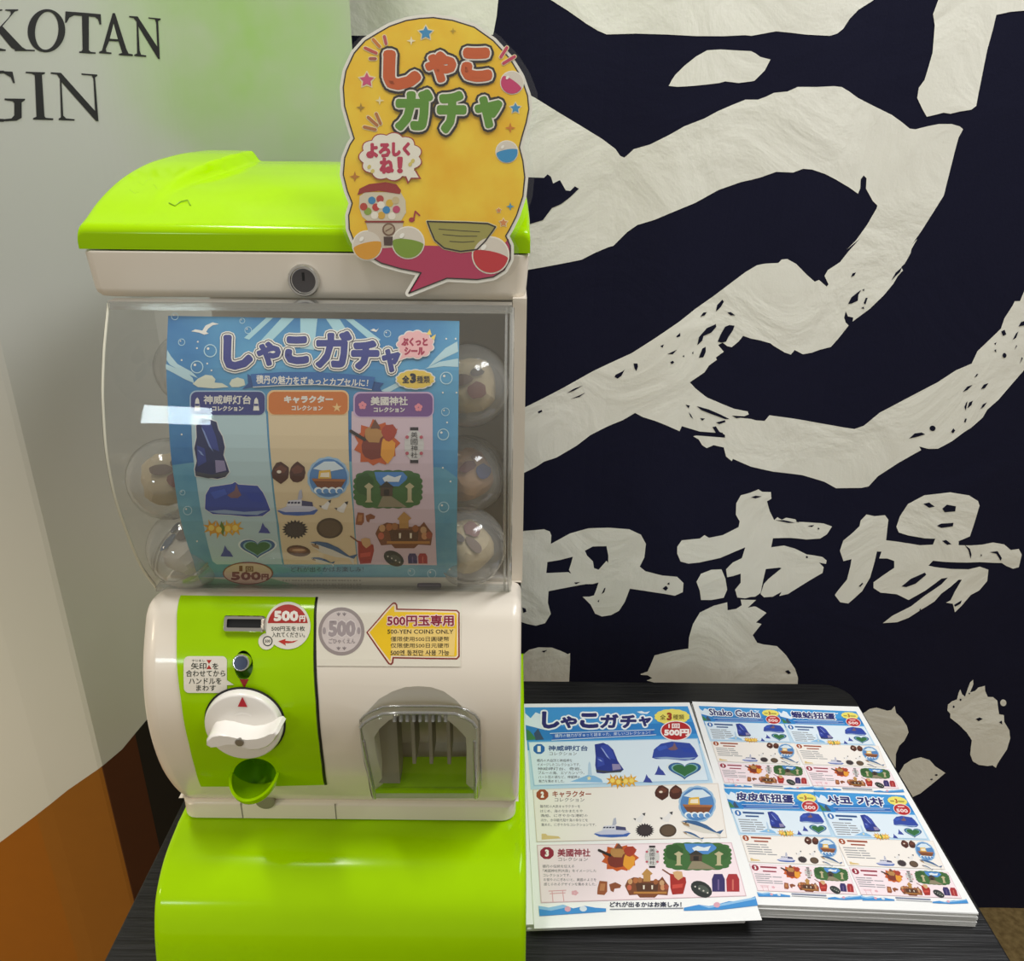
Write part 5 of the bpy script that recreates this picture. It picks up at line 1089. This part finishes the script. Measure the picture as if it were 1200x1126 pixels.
    islet(F, y2([(565,555),(580,480),(640,430),(735,410),(890,425),(930,470),(965,540),(930,570),(850,580),(700,565),(600,565)]), L+8)
    heart(F, 803, 903, 38, 21, L+8); crag(F, 774.7, 904.3, 13, L+8); crag(F, 760.4, 913.7, 11, L+8); flowers(F, 730, 915.7, 32, L+8)
    nuggets(F, 769.4, 921.6, 800.7, 938.4, L+8); seaboat(F, 817.8, 943.4, 21, L+8); ship(F, 697, 959.3, 740.5, 982.5, L+8); gull(F, 750.6, 960, 13, L+8); gull(F, 782, 959, 14, L+8)
    urchin(F, 757, 974, 9.5, 7, L+8); urchin(F, 784, 974.3, 10, 7.6, L+8, False); fish(F, 798.4, 963.6, 846.7, 979, 12, L+8); fish(F, 801, 975.5, 825, 985, 5.5, L+8)
    blaze(F, 727.4, 1006, 22, 17, L+8); lantern(F, 765.7, 1005, 8.6, 13, L+8); shrine(F, 779.5, 988.5, 857, 1020.5, L+8); clogs(F, 701, 1033, 729.5, 1049.6, L+8); mikoshi(F, 733.8, 1018.6, 785.3, 1052.5, L+8)
    drum(F, 778, 1020, 806, 1049.6, L+8); mask(F, 823, 1042.7, 24, L+8); amulets(F, 835, 1025, 867, 1045.6, L+8)
    F.poly(y7([(108,905),(150,918),(210,900),(250,915),(300,905),(340,912),(385,915),(385,928),(112,946)]), '#3f8fd2', L+7); F.poly(y7([(108,905),(150,912),(210,900),(230,910),(160,925),(110,918)]), '#8fc0e6', L+8)
    F.poly(y7([(700,912),(760,900),(800,906),(830,900),(880,886),(930,888),(985,866),(995,903),(850,920),(700,924)]), '#3f8fd2', L+7); F.poly(y7([(760,902),(800,908),(880,890),(985,870),(985,878),(880,900),(800,914)]), '#8fc0e6', L+8)
    for x, y in ((228,918),(832,901)): F.poly(y7(ell(x, y, 13, 11, 12)), '#d9a4b4', L+9)
    F.poly(y7(ell(292, 917, 15, 11, 14)), '#d6e0ea', L+9)
    if jp: F.text('どれが出るかはお楽しみ！', (716,1057.2,800,1063.4), '#2c3048', L+7, bold=.1)
    else: F.line([(716,1060.5),(800,1059)], 3.2, '#77809c', L+7, round_=False)
    F.line([(716,1066),(802,1064.6)], 1.2, '#8a8e98', L+7, round_=False)
TI = '#26296b'
JT = [(c, b, TI, 1.2 if c in 'しこ' else .8) for c, b in (('し',(635.4,834,656.5,854.6)),('ゃ',(657.5,839.6,677.5,854)),('こ',(680.5,836,702.5,854)),('ガ',(704.5,837.3,726,854)),('チ',(728,838.3,747,854)),('ャ',(749.5,840,764,852)))]
def sheet_slab(sh, th):
    mb = MB(); t = [sh.pos(q) for q in ((0,0),(1,0),(1,1),(0,1))]; b = [sh.pos(q, -th) for q in ((0,0),(1,0),(1,1),(0,1))]
    return mb.grid([b, t], WP, True).cap(t, WP).cap(b, WP)
LZ = (.7095, .7178, .7178, .7095)
ls = Sheet(Lpx, LZ)
F1 = Print(ls, conv=TOUV, step=.00005, base=.00012); flyer_art(F1, JT, True)
mb = sheet_slab(ls, .0003); F1.into(mb); o = mb.build('flyer', None, None, weld=False)
tag(o, 'large single-page flyer beside the machine, blue header over numbered panels', 'flyer')
Rpx = [(811,822),(1006,828),(1147,1070),(885,1073)]
RZ = .7165
rs = Sheet(Rpx, (RZ,)*4); tl, tr, br = rs.c[0], rs.c[1], rs.c[2]; rs.c[3] = tl+br-tr
F2 = Print(rs, step=.00005, base=.00012)
for (u0, v0), ttl in (((.035,.028),[('Shako Gacha',(637,835.5,762,853),TI,.5)]), ((.502,.028),[('蝦蛄扭蛋',(645,835.5,752,853),TI,.6)]), ((.035,.502),[('皮皮虾扭蛋',(637,835.5,760,853),TI,.6)]), ((.502,.502),[('샤코',(637,835.5,690,853),TI,.8),('가챠',(702,835.5,757,853),TI,.8)])):
    def cv(p, u0=u0, v0=v0):
        u, v = TOUV(p); return (u0+.463*(u-.02)/.955, v0+.468*(v-.015)/.945)
    F2.conv = cv; F2.k = 0; flyer_art(F2, ttl, False)
mb = sheet_slab(rs, .0003); F2.into(mb); o = mb.build('flyer', None, None, weld=False)
tag(o, 'flyer on the tall right-hand pile, printed with four small pages', 'flyer')
def pile(name, corners, z0, z1, seed, label):
    rd = random.Random(seed); n = int((z1-z0)/.0011); mb = MB(); dz = (z1-z0)/n
    for k in range(n):
        z = z0+k*dz; j = [Vector((rd.uniform(-.0009, .0009), rd.uniform(-.0009, .0009), 0)) for _ in corners]
        a = [Vector((c.x, c.y, z+.00012))+q for c, q in zip(corners, j)]; b = [p+Vector((0, 0, dz-.00018)) for p in a]
        mb.grid([a, b], WP, True); mb.cap(a, WP); mb.cap(b, WP)
    o = mb.build(name, None, None, weld=False); o['kind'] = 'stuff'; tag(o, label, 'paper stack')
pile('paper_stack', rs.c, TZ+.0003, RZ-.0005, 3, 'tall neat stack of white sheets under the four-page flyer')
lc = [on_z(612.5, 827, .706), on_z(803, 825, .706), on_z(873, 1077, .706), on_z(617, 1086, .706)]
pile('paper_stack', lc, TZ+.0003, .7088, 5, 'low stack of white sheets under the large single-page flyer')
